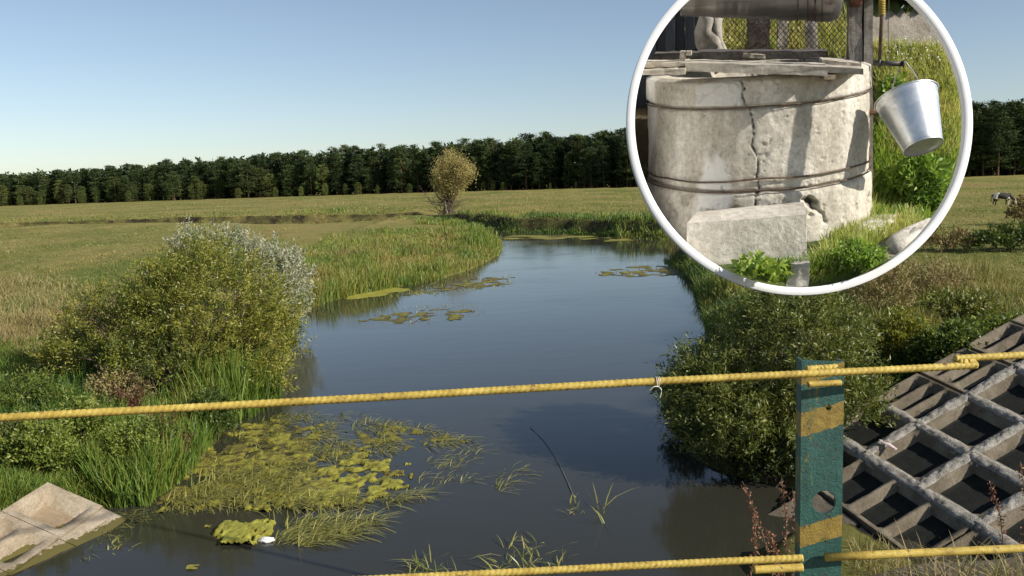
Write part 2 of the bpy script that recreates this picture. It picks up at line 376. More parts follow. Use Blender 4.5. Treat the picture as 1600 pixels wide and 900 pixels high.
# ------------------------------------------------------------------ concrete slopes
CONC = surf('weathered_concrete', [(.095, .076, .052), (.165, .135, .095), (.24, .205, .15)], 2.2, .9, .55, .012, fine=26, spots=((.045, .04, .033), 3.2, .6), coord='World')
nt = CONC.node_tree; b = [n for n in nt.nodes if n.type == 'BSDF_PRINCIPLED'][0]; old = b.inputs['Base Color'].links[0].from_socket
a = nt.nodes.new('ShaderNodeAttribute'); a.attribute_name = 'tint'; pan_shade_dust = math1(nt, 'GREATER_THAN', a.outputs['Fac'], .75)          # shadow inside the pans, painted near-black on their floors
nt.links.new(mixc(nt, pan_shade_dust, old, ramp(nt, [(.005, .007, .006), (.019, .020, .015)], noise(nt, 7, 7, .7, 'World'), [.35, .75]).outputs[0]), b.inputs['Base Color'])
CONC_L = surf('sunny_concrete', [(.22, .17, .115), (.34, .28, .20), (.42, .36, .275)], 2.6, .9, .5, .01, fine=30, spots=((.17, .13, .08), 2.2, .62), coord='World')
MORT = surf('rough_mortar', [(.15, .13, .105), (.31, .285, .245), (.46, .43, .38)], 9, .95, .9, .02, fine=40, coord='World')
FLOOR_SHADE = None
def slab_mesh(name, Lu, Lv, nu, nv, border=.07, rib=.07, depth=.2, taper=.08, seed=0, mat=None, skirt=.5):
    def brk(L, n):
        cw = (L - 2 * border - (n - 1) * rib) / n; t = [0]; f = [0]; p = border
        for k in range(n):
            t += [p, p + taper, p + cw - taper, p + cw]; f += [0, 1, 1, 0]; p += cw + rib
        t.append(L); f.append(0); T, Fl = [], []
        for a in range(len(t) - 1):
            m_ = max(1, int((t[a + 1] - t[a]) / .07)); s = np.arange(m_) / m_
            T += list(t[a] + (t[a + 1] - t[a]) * s); Fl += list(f[a] + (f[a + 1] - f[a]) * s)
        return np.array(T + [L]), np.array(Fl + [0.])
    tu, fu = brk(Lu, nu); tv, fv = brk(Lv, nv)
    U, W = np.meshgrid(tu, tv, indexing='ij'); Z = -depth * np.minimum(fu[:, None], fv[None])
    Z = Z + (fbm(U * 5 + seed * 7, W * 5, seed, 4) - .5) * (.010 if mat is CONC_L else .022); e = (fbm(U * 9, W * 9 + seed * 3, 2.2, 3) - .5) * .02
    U2, W2 = U + e, W + e * .7
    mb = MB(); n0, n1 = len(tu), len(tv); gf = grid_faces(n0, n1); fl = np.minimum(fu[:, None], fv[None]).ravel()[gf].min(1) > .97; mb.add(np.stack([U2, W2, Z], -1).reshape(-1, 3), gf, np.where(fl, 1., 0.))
    # outer edge down into the bed
    ring = [(i, 0) for i in range(n0)] + [(n0 - 1, j) for j in range(1, n1)] + [(i, n1 - 1) for i in range(n0 - 2, -1, -1)] + [(0, j) for j in range(n1 - 2, 0, -1)]
    P = np.array([[U2[i, j], W2[i, j], Z[i, j]] for i, j in ring]); Q = P - [0, 0, skirt]; n = len(P); k = np.arange(n)
    mb.add(np.concatenate([P, Q]), np.stack([k, k + n, (k + 1) % n + n, (k + 1) % n], -1))
    me = mb.mesh(name); me.materials.append(mat); return me
def joint_mesh(L, W, seed, mat):
    nu, nv = int(L / .03), 9; u = np.linspace(0, L, nu); v = np.linspace(-1, 1, nv)
    U, V_ = np.meshgrid(u, v, indexing='ij'); Wd = W * (.75 + .6 * fbm(U * 3 + seed * 5, seed, 0, 3)) * .5
    prof = np.array([-.06, .0, .012, .02, .024, .02, .012, 0, -.06])[None]
    Z = prof + (fbm(U * 22, V_ * 3.5 + seed, 1.1, 4) - .5) * .07 * (1 - np.abs(V_) ** 3)
    S = (fbm(U * 2.2, seed * 3.3, 0, 2) - .5) * .04
    mb = MB(); mb.add(np.stack([U, V_ * Wd + S, Z], -1).reshape(-1, 3), grid_faces(nu, nv)); me = mb.mesh('mortar_joint', smooth=False); me.materials.append(mat); return me
def place(root, me, O, u, v, n, name, sink=0.0):
    o = bpy.data.objects.new(name, me); COL.objects.link(o); O = np.asarray(O) - n * sink
    o.matrix_world = Matrix(((u[0], v[0], n[0], O[0]), (u[1], v[1], n[1], O[1]), (u[2], v[2], n[2], O[2]), (0, 0, 0, 1)))
    o.parent = root; o.matrix_parent_inverse = root.matrix_world.inverted(); return o
# right slope, in cell units of 1 m: a = along UR, b = along VR
rv = thing('concrete_revetment', 'dark weathered lattice of concrete slabs on the slope to the right of the green post', 'revetment', OR_)
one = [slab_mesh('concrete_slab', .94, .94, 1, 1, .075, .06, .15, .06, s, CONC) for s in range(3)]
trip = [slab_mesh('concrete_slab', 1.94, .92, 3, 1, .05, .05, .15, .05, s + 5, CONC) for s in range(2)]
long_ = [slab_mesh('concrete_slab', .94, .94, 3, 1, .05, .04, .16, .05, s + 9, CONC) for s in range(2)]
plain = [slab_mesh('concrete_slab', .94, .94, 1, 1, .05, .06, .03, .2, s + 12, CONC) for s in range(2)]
jm = [joint_mesh(1.0, .20, s, MORT) for s in range(4)]
NR_ = np.cross(UR, VR)
sgn = 1 if NR_[2] > 0 else -1
Vr = VR * sgn                                     # keep the slab frames right-handed
def PR(a, b): return OR_ + UR * a + VR * b
def put_r(me, a, b, name='concrete_slab', sink=0.0, lenv=.94):
    if sgn > 0: return place(rv, me, PR(a + .03, b + .03), UR, VR, NR, name, sink)
    return place(rv, me, PR(a + .03, b + .03 + lenv), UR, -VR, NR, name, sink)
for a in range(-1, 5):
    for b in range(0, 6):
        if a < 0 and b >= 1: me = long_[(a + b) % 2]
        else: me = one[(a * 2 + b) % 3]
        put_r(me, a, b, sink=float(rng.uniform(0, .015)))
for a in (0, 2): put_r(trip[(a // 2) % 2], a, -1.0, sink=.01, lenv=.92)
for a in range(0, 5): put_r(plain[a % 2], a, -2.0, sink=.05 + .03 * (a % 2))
for a in range(-1, 5):
    for b in range(0, 6):
        if a >= 0:
            place(rv, jm[(a + 2 * b) % 4], PR(a, b) + NR * .004, VR, -UR if np.cross(VR, -UR)[2] > 0 else UR, NR, 'mortar_joint')
        if a >= 0 or b <= 1:
            place(rv, jm[(3 * a + b + 1) % 4], PR(a, b) + NR * .008, UR, VR * sgn, NR, 'mortar_joint')
# left slope
lv = thing('concrete_revetment', 'pale sunlit concrete lattice slabs in the lower left corner by the water', 'revetment', OL_)
NL_ = np.cross(UL, VL); sgl = 1 if NL_[2] > 0 else -1
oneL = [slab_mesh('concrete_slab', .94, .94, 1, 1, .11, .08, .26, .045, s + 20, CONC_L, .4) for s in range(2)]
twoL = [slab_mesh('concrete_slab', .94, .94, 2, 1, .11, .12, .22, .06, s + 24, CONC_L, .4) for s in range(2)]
def put_l(me, a, b, L=.94):
    O = OL_ + UL * a * .955 + VL * b * .955
    if sgl > 0: return place(lv, me, O, UL, VL, NL, 'concrete_slab')
    return place(lv, me, O + VL * L, UL, -VL, NL, 'concrete_slab')
for a in range(0, 4):
    for b in range(-4, 1):
        if a in (1, 2) and b == 0: continue
        put_l((oneL if b == 0 else twoL)[(a + b) % 2], a, b)
edgeL = slab_mesh('concrete_slab', .40, .94, 1, 1, .15, .05, .01, .04, 33, CONC_L, .6)
for b in range(-4, 1):
    O = OL_ + UL * -.415 + VL * b * .955 - NL * .03
    place(lv, edgeL, O if sgl > 0 else O + VL * .94, UL, VL if sgl > 0 else -VL, NL, 'concrete_slab')
nt = CONC_L.node_tree; b = [n for n in nt.nodes if n.type == 'BSDF_PRINCIPLED'][0]; old = b.inputs['Base Color'].links[0].from_socket
a = nt.nodes.new('ShaderNodeAttribute'); a.attribute_name = 'tint'; pan_shade_dust = math1(nt, 'GREATER_THAN', a.outputs['Fac'], .75)        # tan dust settled in the pans, wet algae at the waterline
c = mixc(nt, pan_shade_dust, old, ramp(nt, [(.20, .15, .095), (.31, .245, .165)], noise(nt, 6, 7, .7, 'World'), [.35, .75]).outputs[0])
g = nt.nodes.new('ShaderNodeNewGeometry'); sp_ = nt.nodes.new('ShaderNodeSeparateXYZ'); nt.links.new(g.outputs['Position'], sp_.inputs[0])
wet = math1(nt, 'LESS_THAN', math1(nt, 'ADD', sp_.outputs['Z'], math1(nt, 'MULTIPLY', noise(nt, 9, 5, .7, 'World'), -.12)), .0)
nt.links.new(mixc(nt, wet, c, (.10, .085, .025)), b.inputs['Base Color'])
# ------------------------------------------------------------------ bridge: deck edge, railing post and rods
YEL = surf('yellow_paint', [(.34, .235, .045), (.49, .355, .075), (.57, .435, .115)], 14, .6, .4, .002, fine=90, spots=((.13, .07, .03), 34, .58), spec=.3)
deck = MB(); rough_box(deck, [[-14, -1.5, EYE - 2.1], [-14, -1.5, EYE - 1.66], [-14, 2.55, EYE - 2.1], [-14, 2.55, EYE - 1.66], [14, -1.5, EYE - 2.1], [14, -1.5, EYE - 1.66], [14, 2.55, EYE - 2.1], [14, 2.55, EYE - 1.66]], (60, 10, 3), .006, 3)
tag(deck.build('bridge_deck', CONC), kind='structure')
pc = at_d(1286, 562, 2.62); zU = at_d(1286, 580, 2.57)[2]; zL = at_d(1286, 873, 2.66)[2]
rail = thing('bridge_railing', 'low bridge railing of yellow ribbed rods on a green post with yellow bands', 'railing', (pc[0], pc[1], EYE - 1.66))
# post: steel channel, web towards the bridge, flanges behind
m, nt, b, out = newmat('green_post_paint')
tc = nt.nodes.new('ShaderNodeTexCoord'); sp_ = nt.nodes.new('ShaderNodeSeparateXYZ'); nt.links.new(tc.outputs['Object'], sp_.inputs[0])
zz = math1(nt, 'ADD', math1(nt, 'ADD', sp_.outputs['Z'], math1(nt, 'MULTIPLY', sp_.outputs['X'], -.29)), math1(nt, 'MULTIPLY', math1(nt, 'SUBTRACT', noise(nt, 45, 5, .7), .5), .022))
def band(z0, h): return math1(nt, 'LESS_THAN', math1(nt, 'ABSOLUTE', math1(nt, 'SUBTRACT', zz, z0)), h)
bands = math1(nt, 'MAXIMUM', math1(nt, 'MAXIMUM', band(-.042, .017), band(-.180, .036)), band(-.528, .033))
green = ramp(nt, [(.010, .052, .042), (.018, .088, .070), (.028, .115, .094)], noise(nt, 26, 9, .78, stretch=(1, 1, .22)), [.36, .5, .64]).outputs[0]
yel = ramp(nt, [(.20, .13, .02), (.36, .245, .04)], noise(nt, 22, 6, .7), [.35, .65]).outputs[0]
c = mixc(nt, bands, green, yel)
c = mixc(nt, ramp(nt, [(0,) * 3, (1,) * 3], noise(nt, 32, 6, .8), [.58, .62]).outputs[0], c, (.045, .035, .03))
c = mixc(nt, ramp(nt, [(0,) * 3, (1,) * 3], noise(nt, 11, 8, .75, stretch=(1, 1, .4)), [.60, .64]).outputs[0], c, (.16, .15, .035))
nt.links.new(c, b.inputs['Base Color']); b.inputs['Roughness'].default_value = .42; bump(nt, b, noise(nt, 50, 9, .8), 1.0, .006)
POSTM = m
bm = bmesh.new()
W2, FL, TH, HP = .0625, .055, .007, 1.12
prof = [(-W2, 0), (W2, 0), (W2, FL), (W2 - TH, FL), (W2 - TH, TH), (-W2 + TH, TH), (-W2 + TH, FL), (-W2, FL)]
def jag(x): return -.004 + .004 * math.sin(x * 90) - (.010 if -.05 < x < -.02 else 0)
lo = [bm.verts.new((x, y, -HP)) for x, y in prof]; hi = [bm.verts.new((x, y, jag(x))) for x, y in prof]
for k in range(8): bm.faces.new((lo[k], lo[(k + 1) % 8], hi[(k + 1) % 8], hi[k]))
for a_ in ((0, 1, 4, 5), (1, 2, 3, 4), (0, 5, 6, 7)):
    bm.faces.new([hi[q] for q in a_]); bm.faces.new([lo[q] for q in reversed(a_)])
me = bpy.data.meshes.new('post'); bm.to_mesh(me); bm.free(); me.materials.append(POSTM)
post = bpy.data.objects.new('post', me); COL.objects.link(post)
cuts = []
for (hx, hz, hr, seg) in ((.008, -.437, .0355, 40), (.018, -.146, .009, 14), (.008, -.556, .0085, 14)):
    bm = bmesh.new(); bmesh.ops.create_cone(bm, cap_ends=True, segments=seg, radius1=hr, radius2=hr, depth=.06, matrix=Matrix.Translation((hx, 0, hz)) @ Matrix.Rotation(R_(90), 4, 'X'))
    cm = bpy.data.meshes.new('cut'); bm.to_mesh(cm); bm.free(); c_ = bpy.data.objects.new('cut', cm); COL.objects.link(c_); cuts.append(c_)
    q = post.modifiers.new('b', 'BOOLEAN'); q.object = c_; q.solver = 'EXACT'
me2 = bpy.data.meshes.new_from_object(post.evaluated_get(bpy.context.evaluated_depsgraph_get())); post.modifiers.clear(); post.data = me2; me2.name = 'post'
for c_ in cuts: bpy.data.objects.remove(c_)
post.matrix_world = Matrix.Translation(Vector(pc)) @ Matrix.Rotation(R_(-2), 4, 'Z'); post.parent = rail; post.matrix_parent_inverse = rail.matrix_world.inverted()
def rod(pa, pb, r, name, ribbed=True, label=None):
    L = np.linalg.norm(pb - pa); n = int(L / .0045) if ribbed else 40
    P = pa + np.linspace(0, 1, n)[:, None] * (pb - pa); w = np.linspace(0, L, n)
    P[:, 2] += (fbm(w * 1.3, pa[0], 0, 2) - .5) * .006
    mb = MB(); tw = w * 2 * math.pi / .0165
    f = (lambda i, th: r * .085 * np.clip(1.6 * np.cos(tw[i] + np.where(np.cos(th) > 0, 1, -1) * 1.9 * np.sin(th) + np.where(np.cos(th) > 0, 0, 2)), -.6, 1) + r * .07 * (np.abs(np.sin(th)) > .96)) if ribbed else None
    tube(mb, P, r, 14, rib=f); o = mb.build(name, YEL, rail, smooth=True)
    if label: o['label'] = label
    return o
Lp, Rp = at_z(0, 652, zU), at_z(1600, 566, zU); dU = (Rp - Lp) / np.linalg.norm(Rp - Lp)
def onU(px): 
    r = ray(px, 0); k = (r[0] * Lp[1] - r[1] * Lp[0]) / (r[1] * dU[0] - r[0] * dU[1]); return Lp + dU * k
rod(onU(0) - dU * 6, onU(1545), .0098, 'rod'); rod(onU(1512) + [0, .012, .019], onU(1600) + dU * 5 + [0, .012, .018], .0098, 'rod')
Ll, Rl = at_z(720, 897, zL), at_z(1600, 856, zL); _r = ray(720, 898); Ll = CAM + _r * (Ll[1] / _r[1]); _r = ray(1600, 856); Rl = CAM + _r * (Rl[1] / _r[1]); dL = (Rl - Ll) / np.linalg.norm(Rl - Ll)
def onL(px):
    r = ray(px, 0); k = (r[0] * Ll[1] - r[1] * Ll[0]) / (r[1] * dL[0] - r[0] * dL[1]); return Ll + dL * k
rod(onL(700) - dL * 7, onL(1262), .0104, 'rod'); rod(onL(1180) + [0, 0, -.028], onL(1262) + [0, 0, -.028], .0125, 'rod', False, 'short smooth rod end')
rod(onL(1300), onL(1600) + dL * 5, .0125, 'rod', False, 'smooth yellow pipe')
rod(onU(1268) + [0, -.001, -.031], onU(1322) + [0, -.001, -.031], .009, 'rod_stub', False)
wl = MB(); P = np.array([onU(p_) + [0, .012, .012] for p_ in np.linspace(1268, 1317, 24)]); tube(wl, P + rng.normal(size=P.shape) * .0012, .009, 8); wl.build('weld', YEL, rail, smooth=True)
wl = MB(); P = np.array([onU(p_) + [0, .006, .010] for p_ in np.linspace(1514, 1542, 16)]); tube(wl, P + rng.normal(size=P.shape) * .002, .010, 8); wl.build('weld', YEL, rail, smooth=True)
# string tied to the upper rod
st = MB(); c0 = onU(1021); th = np.linspace(0, 5 * math.pi, 40)
tube(st, np.stack([c0[0] + np.linspace(-.006, .006, 40), c0[1] + .0145 * np.cos(th), c0[2] + .0145 * np.sin(th)], 1), .0012, 5)
for dx, dz, bx in ((-.026, -.022, -.014), (.003, -.045, .008)):
    tube(st, curve([c0 + [0, -.013, -.01], c0 + [bx, -.016, dz * .45], c0 + [dx, -.013, dz]], 8), .0015, 5)
tag(st.build('string', flat('white_string', (.62, .58, .48), .9), loc=c0), 'frayed white string knotted round the upper yellow rod', 'string')
# ------------------------------------------------------------------ vegetation kit
GRASSM = leafmat('meadow_grass', [(.34, .265, .11), (.26, .235, .075), (.17, .20, .05), (.10, .15, .03)], .25)
REED = leafmat('reed_green', [(.32, .25, .085), (.27, .27, .065), (.17, .24, .045), (.08, .14, .028)], .3, .45)
SEDGE = leafmat('bright_sedge', [(.25, .26, .06), (.16, .24, .04), (.09, .16, .03), (.04, .085, .018)], .35, .4)
DRYM = leafmat('dry_weed', [(.19, .135, .06), (.27, .21, .09), (.33, .27, .13), (.17, .19, .05)], .15, .8)
WILL = leafmat('willow_leaf', [(.36, .33, .075), (.26, .26, .042), (.16, .185, .03), (.07, .10, .018)], .3, .42, .5)
SILV = leafmat('silver_willow_leaf', [(.48, .47, .36), (.36, .37, .26), (.20, .23, .12), (.10, .13, .05)], .25, .5, .4)
DWILL = leafmat('dark_willow_leaf', [(.24, .25, .07), (.13, .16, .038), (.065, .09, .022), (.03, .045, .013)], .25, .42, .35)
SHRUB = leafmat('shrub_leaf', [(.21, .25, .045), (.12, .165, .03), (.065, .098, .02), (.03, .052, .012)], .25, .45)
RED_S = leafmat('brown_sedge', [(.24, .12, .06), (.20, .13, .06), (.15, .14, .05)], .2)
RED = leafmat('red_dock', [(.16, .05, .035), (.10, .03, .022), (.07, .04, .02)], .2)
BARK = surf('grey_brown_bark', [(.05, .036, .026), (.11, .085, .06), (.17, .14, .10)], 12, .95, .5, .01)
PALEB = surf('pale_branch', [(.16, .12, .085), (.27, .22, .16)], 10, .9, .4, .005)
def foliage(ells, ncl, per, tl, L, W, name, mat, parent, tint=.5, tv=.2, up=.45, shell=.55, jit=.55, low=-.35, trim=False):
    mb = MB(); tot = sum(e[1][0] * e[1][2] for e in ells)
    tips = []
    for e_ in ells:
        (c, r), dt = e_[:2], (e_[2] if len(e_) > 2 else 0)
        n = max(4, int(ncl * r[0] * r[2] / tot)); d = norm(rng.normal(size=(n * 3, 3))); d = d[d[:, 2] > low][:n]; n = len(d)
        lump = .72 + .5 * fbm(d[:, 0] * 2.2 + c[0], d[:, 1] * 2.2 + c[1], d[:, 2] * 2.2, 3)
        rr = lump * (1 - (1 - shell) * rng.random(n) ** 1.6)
        C = np.asarray(c) + d * rr[:, None] * np.asarray(r); tips.append(C)
        T = norm(d * .8 + np.array([0, 0, up]) + .45 * rng.normal(size=(n, 3)))
        t = rng.random((n, per)) - .35; ll = tl * rng.uniform(.6, 1.3, (n, 1))
        P = C[:, None] + T[:, None] * (t * ll)[..., None] + rng.normal(size=(n, per, 3)) * tl * .10
        D = T[:, None] * .8 + rng.normal(size=(n, per, 3)) * .5
        tn = np.clip(tint + dt + tv * rng.normal(size=(n, 1)) + tv * .5 * rng.normal(size=(n, per)), 0, 1)
        leaves(mb, P.reshape(-1, 3), D.reshape(-1, 3), L, W, tn.ravel(), jit)
    mb.V = [clip(v, 255.0) for v in mb.V] if trim else mb.V; mb.build(name, mat, parent); return np.concatenate(tips)
def stems(base, tips, n, r0, name, mat, parent, spread=.3, trim=False):
    mb = MB(); k = rng.choice(len(tips), min(n, len(tips)), replace=False)
    for t in tips[k]:
        b0 = np.asarray(base) + [rng.normal() * spread, rng.normal() * spread, -.05]; mid = b0 * .45 + t * .55 + rng.normal(size=3) * min(.12, spread * .4) + [0, 0, min(.15, spread * .5)]
        P = curve([b0, mid, t], 7); tube(mb, P, np.linspace(r0, r0 * .25, 7), 5, cap=False)
    if trim: mb.V = [clip(v, 255.0) for v in mb.V]
    mb.build(name, mat, parent)
def pe(px, py, d, rx, ry, dep): return (at_d(px, py, d), (rx * d / F, dep, ry * d / F))
# ------------------------------------------------------------------ willows and shrubs on the banks
b0 = on_ground(np.array([290.]), np.array([618.]))[0]; dw = b0[1] + .6
w = thing('willow_bush', 'big yellow-green willow bush leaning over the left bank of the river', 'bush', b0)
tips = foliage([pe(330, 490, dw, 125, 118, 1.5), pe(305, 440, dw + .3, 72, 48, 1.0), (*pe(180, 530, dw + .2, 100, 80, 1.3), .12), (*pe(395, 560, dw - .2, 60, 62, .9), -.12), (*pe(255, 560, dw - .8, 90, 60, 1.0), .2), (*pe(250, 480, dw - .6, 70, 55, .8), .22), pe(110, 560, dw, 50, 45, .8), pe(425, 530, dw + .2, 50, 60, .8), pe(405, 600, dw - .2, 46, 34, .7)], 1900, 34, .42, .085, .026, 'foliage', WILL, w, .47, .26)
stems(b0, tips, 60, .03, 'stems', BARK, w)
b1 = on_ground(np.array([420.]), np.array([512.]))[0]; ds = b1[1] + .5
w = thing('willow_bush', 'silvery grey-leaved willow behind the yellow-green willow bush', 'bush', b1)
tips = foliage([pe(425, 440, ds, 58, 62, 1.3), pe(350, 405, ds + .5, 55, 45, 1.0), pe(298, 386, ds + .8, 26, 30, .6), pe(445, 480, ds - .4, 36, 34, .8)], 700, 28, .5, .13, .04, 'foliage', SILV, w, .34, .2, .9, .5, .45)
stems(b1, tips, 30, .03, 'stems', BARK, w)
b2 = on_ground(np.array([1200.]), np.array([690.]))[0]; dr = b2[1] + .4
w = thing('willow_bush', 'dark willow bush on the right bank behind the green railing post', 'bush', b2)
tips = foliage([pe(1235, 540, dr + .3, 110, 88, 1.5), pe(1250, 485, dr + 1.0, 70, 45, 1.0), pe(1120, 610, dr, 75, 70, 1.2), pe(1180, 650, dr - .3, 120, 65, 1.2), pe(1310, 600, dr + .2, 60, 60, 1.0), pe(1110, 675, dr - .2, 60, 45, .8), pe(1330, 640, dr - 1.0, 45, 30, .6)], 1900, 34, .42, .10, .024, 'foliage', DWILL, w, .27, .22)
stems(b2, tips, 70, .028, 'stems', BARK, w)
def shrub(px, py, d_h, rx, ry, label, mat, ncl=160, per=24, L=.07, W=.035, tint=.45, group=None, cat='shrub', name='shrub', tl=.3, up=.4):
    p = on_ground(np.array([float(px)]), np.array([float(py)]))[0]; d = (p - CAM) @ FWD
    o = thing(name, label, cat, p, group)
    t = foliage([pe(px, py - ry * .75, d, rx, ry, rx * d / F * .8), pe(px + rx * .4, py - ry * .6, d, rx * .6, ry * .7, rx * d / F * .6), pe(px - rx * .45, py - ry * .55, d + .1, rx * .55, ry * .65, rx * d / F * .6)], ncl, per, tl, L, W, 'foliage', mat, o, tint, .2, up)
    stems(p, t, 10, .014, 'stems', BARK, o, .1); return o
shrub(1488, 575, 0, 52, 36, 'dark green leafy shrub at the upper edge of the lattice slope', SHRUB, 320, 26, .08, .04, .38)
shrub(1405, 566, 0, 42, 44, 'light yellow-green weedy shrub between the willow and the dark shrub', WILL, 240, 24, .08, .03, .5)
shrub(1560, 545, 0, 60, 26, 'low green shrub on the bank at the right edge above the slabs', SHRUB, 260, 24, .09, .045, .25)
shrub(1500, 500, 0, 60, 24, 'brownish green bush in the grass right of the willow', DWILL, 200, 22, .1, .04, .12)
shrub(1370, 505, 0, 55, 70, 'tall tan dry-leaved bush right behind the dark willow', DRYM, 380, 22, .09, .022, .6, up=1.2)
shrub(1440, 470, 0, 75, 36, 'reddish brown withered bush on the right meadow edge', DRYM, 260, 20, .10, .022, .3, up=1.0)
shrub(1575, 392, 0, 60, 22, 'dark green bush patch in the meadow below the cow', SHRUB, 200, 20, .14, .07, .6)
shrub(1480, 392, 0, 45, 20, 'brownish scrub beside the dark bush patch below the cow', DRYM, 140, 20, .13, .05, .25)
shrub(1600, 350, 0, 24, 26, 'lone scrubby bush at the right edge near the cow', DRYM, 120, 20, .16, .07, .1)
shrub(205, 745, 0, 40, 48, 'bright green leafy weed patch just above the left concrete slabs', SHRUB, 260, 24, .06, .03, .1)
shrub(60, 745, 0, 48, 46, 'broad-leaved green weeds at the left edge above the slabs', SHRUB, 260, 24, .07, .035, .15)
for q, (px_, py_, rx_, ry_, mt_, tt_, lab) in enumerate([(40, 620, 60, 34, SHRUB, .3, 'low leafy weeds at the left edge level with the willow foot'), (120, 665, 46, 40, SHRUB, .15, 'light green weeds left of the pale dock'), (235, 700, 40, 44, SHRUB, .5, 'dark green weeds among the reeds beside the red docks'),
        (30, 690, 50, 40, DWILL, .3, 'olive weeds at the left edge between the slabs and the yellow rod'), (180, 612, 44, 30, DRYM, .4, 'tan dry weeds at the foot of the yellow-green willow'), (330, 650, 36, 44, SHRUB, .6, 'dark leafy plant at the waterline below the yellow-green willow'), (1150, 705, 60, 44, DWILL, .75, 'dark drooping bush over the water left of the green post'),
        (1075, 640, 34, 44, DWILL, .6, 'dark outer bush of the right bank leaning over the water'), (1210, 715, 46, 44, DWILL, .85, 'dark bush mass just left of the green post above the slab corner')]):
    shrub(px_, py_ + ry_ * .8, 0, rx_, ry_, lab, mt_, 200, 24, .065, .028, tt_)
# ------------------------------------------------------------------ reeds, sedges, meadow grass (nobody could count these)
def reedbed(name, poly, n, H, W, mat, lean=.25, tint=(.5, .22), freq=.02, water=False, clump=.9, bend=.6, mind=None):
    P = scatter_px(poly, n, water, clump, freq, rng.uniform(0, 50), mind)
    d = P[:, 1]; tn = np.clip(tint[0] + tint[1] * rng.normal(size=len(P)) + 1.9 * (fbm(P[:, 0] * .45, P[:, 1] * .2, 3.3, 4) - .5), 0, 1)
    hv = H * rng.uniform(.5, 1.25, len(P)) * np.clip(.15 + 1.7 * (fbm(P[:, 0] * .8, P[:, 1] * .4, 8.8, 3) - .2), .2, 1.3)
    mb = MB(); blades(mb, P - [0, 0, .03], hv, np.maximum(W, d * .00065), lean, tn, bend)
    return tag(mb.build(name, mat), kind='stuff')
PEN = [(478, 470), (480, 430), (470, 395), (520, 367), (600, 358), (660, 357), (700, 359), (745, 368), (782, 384), (770, 402), (735, 420), (690, 436), (620, 448), (540, 462)]
reedbed('reeds', PEN, 26000, .5, .02, REED, .4, (.5, .2), .03)
reedbed('dry_sedge', [(640, 385), (760, 380), (775, 402), (700, 425), (560, 425), (520, 400)], 2600, .5, .022, RED_S, .5, (.5, .3), .05, clump=1.3)
reedbed('dry_sedge', [(470, 395), (560, 375), (640, 372), (600, 395), (500, 420)], 1600, .4, .022, DRYM, .5, (.5, .3), .05, clump=1.3)
reedbed('reeds', [(478, 478), (482, 440), (540, 425), (640, 425), (700, 425), (690, 437), (620, 450), (540, 465), (497, 480)], 7000, 1.15, .03, REED, .28, (.5, .22), .05, True, .8, mind=-1.5)
reedbed('reeds', [(560, 405), (780, 385), (790, 395), (740, 422), (600, 430)], 5000, .7, .03, REED, .3, (.45, .25), .04)
reedbed('reeds', [(700, 364), (770, 368), (788, 378), (775, 392), (700, 385)], 3500, 1.0, .03, REED, .25, (.55, .2), .05)
reedbed('bank_plants', [(650, 344), (720, 344), (800, 348), (900, 352), (1000, 356), (1060, 362), (1120, 368), (1120, 380), (1040, 375), (960, 371), (880, 366), (800, 363), (740, 357), (690, 352), (650, 350)], 12000, .62, .06, REED, .35, (.78, .2), .03, True, .5, mind=-.6)
reedbed('bank_plants', [(960, 362), (1130, 366), (1130, 382), (1040, 377), (965, 372)], 3500, 1.1, .06, REED, .3, (.5, .2), .04, True, .5, mind=-.8)
reedbed('reeds', [(1036, 407), (1075, 394), (1120, 430), (1180, 470), (1160, 520), (1110, 545), (1100, 500), (1092, 470), (1080, 442)], 6500, 1.0, .026, REED, .35, (.72, .2), .05, True, .3, mind=-.7)
reedbed('reeds', [(1020, 590), (1075, 560), (1110, 580), (1090, 640), (1040, 640)], 1200, 1.1, .022, REED, .4, (.7, .2), .05, True, .2, mind=-1.0)
reedbed('grass', [(-40, 560), (60, 530), (170, 560), (230, 620), (180, 700), (60, 720), (-40, 700)], 9000, .75, .016, SEDGE, .4, (.45, .25), .03)
reedbed('reeds', [(110, 690), (230, 640), (330, 610), (430, 600), (440, 625), (370, 655), (330, 700), (290, 750), (235, 792), (170, 795), (140, 760)], 7500, .95, .020, SEDGE, .3, (.4, .22), .05, True, .3, mind=-.35)
reedbed('reeds', [(290, 640), (380, 590), (440, 610), (420, 640), (350, 675)], 1500, 1.35, .024, SEDGE, .22, (.5, .2), .05, True, .2, mind=-.5)
reedbed('dry_grass', [(-40, 440), (90, 430), (200, 470), (190, 530), (80, 560), (-40, 570)], 9000, .5, .016, DRYM, .5, (.55, .3), .03)
reedbed('dry_grass', [(1320, 440), (1420, 420), (1540, 430), (1640, 480), (1640, 520), (1480, 520), (1340, 520)], 14000, .6, .018, GRASSM, .4, (.5, .3), .03)
reedbed('grass', [(1340, 560), (1500, 520), (1640, 505), (1640, 520), (1530, 545), (1440, 600), (1350, 640)], 8000, .5, .016, SEDGE, .4, (.45, .25), .04)
reedbed('bank_grass', [(-60, 352), (0, 345), (250, 338), (470, 333), (645, 329), (650, 344), (560, 346), (470, 348), (250, 347), (-60, 362)], 7000, .38, .05, GRASSM, .4, (.6, .25), .02, clump=1.0, mind=-.3)
reedbed('bank_grass', [(440, 340), (540, 338), (545, 346), (440, 349)], 900, .7, .06, REED, .3, (.5, .25), .03, True, clump=.3, mind=-1)
reedbed('grass', [(-40, 715), (70, 690), (150, 735), (178, 796), (90, 775), (40, 790), (-40, 815)], 6000, .42, .014, SEDGE, .5, (.35, .25), .04)
reedbed('tussocks', [(-60, 352), (470, 352), (480, 400), (300, 470), (-60, 520)], 5000, .26, .02, GRASSM, .6, (.75, .25), .03, clump=1.5)
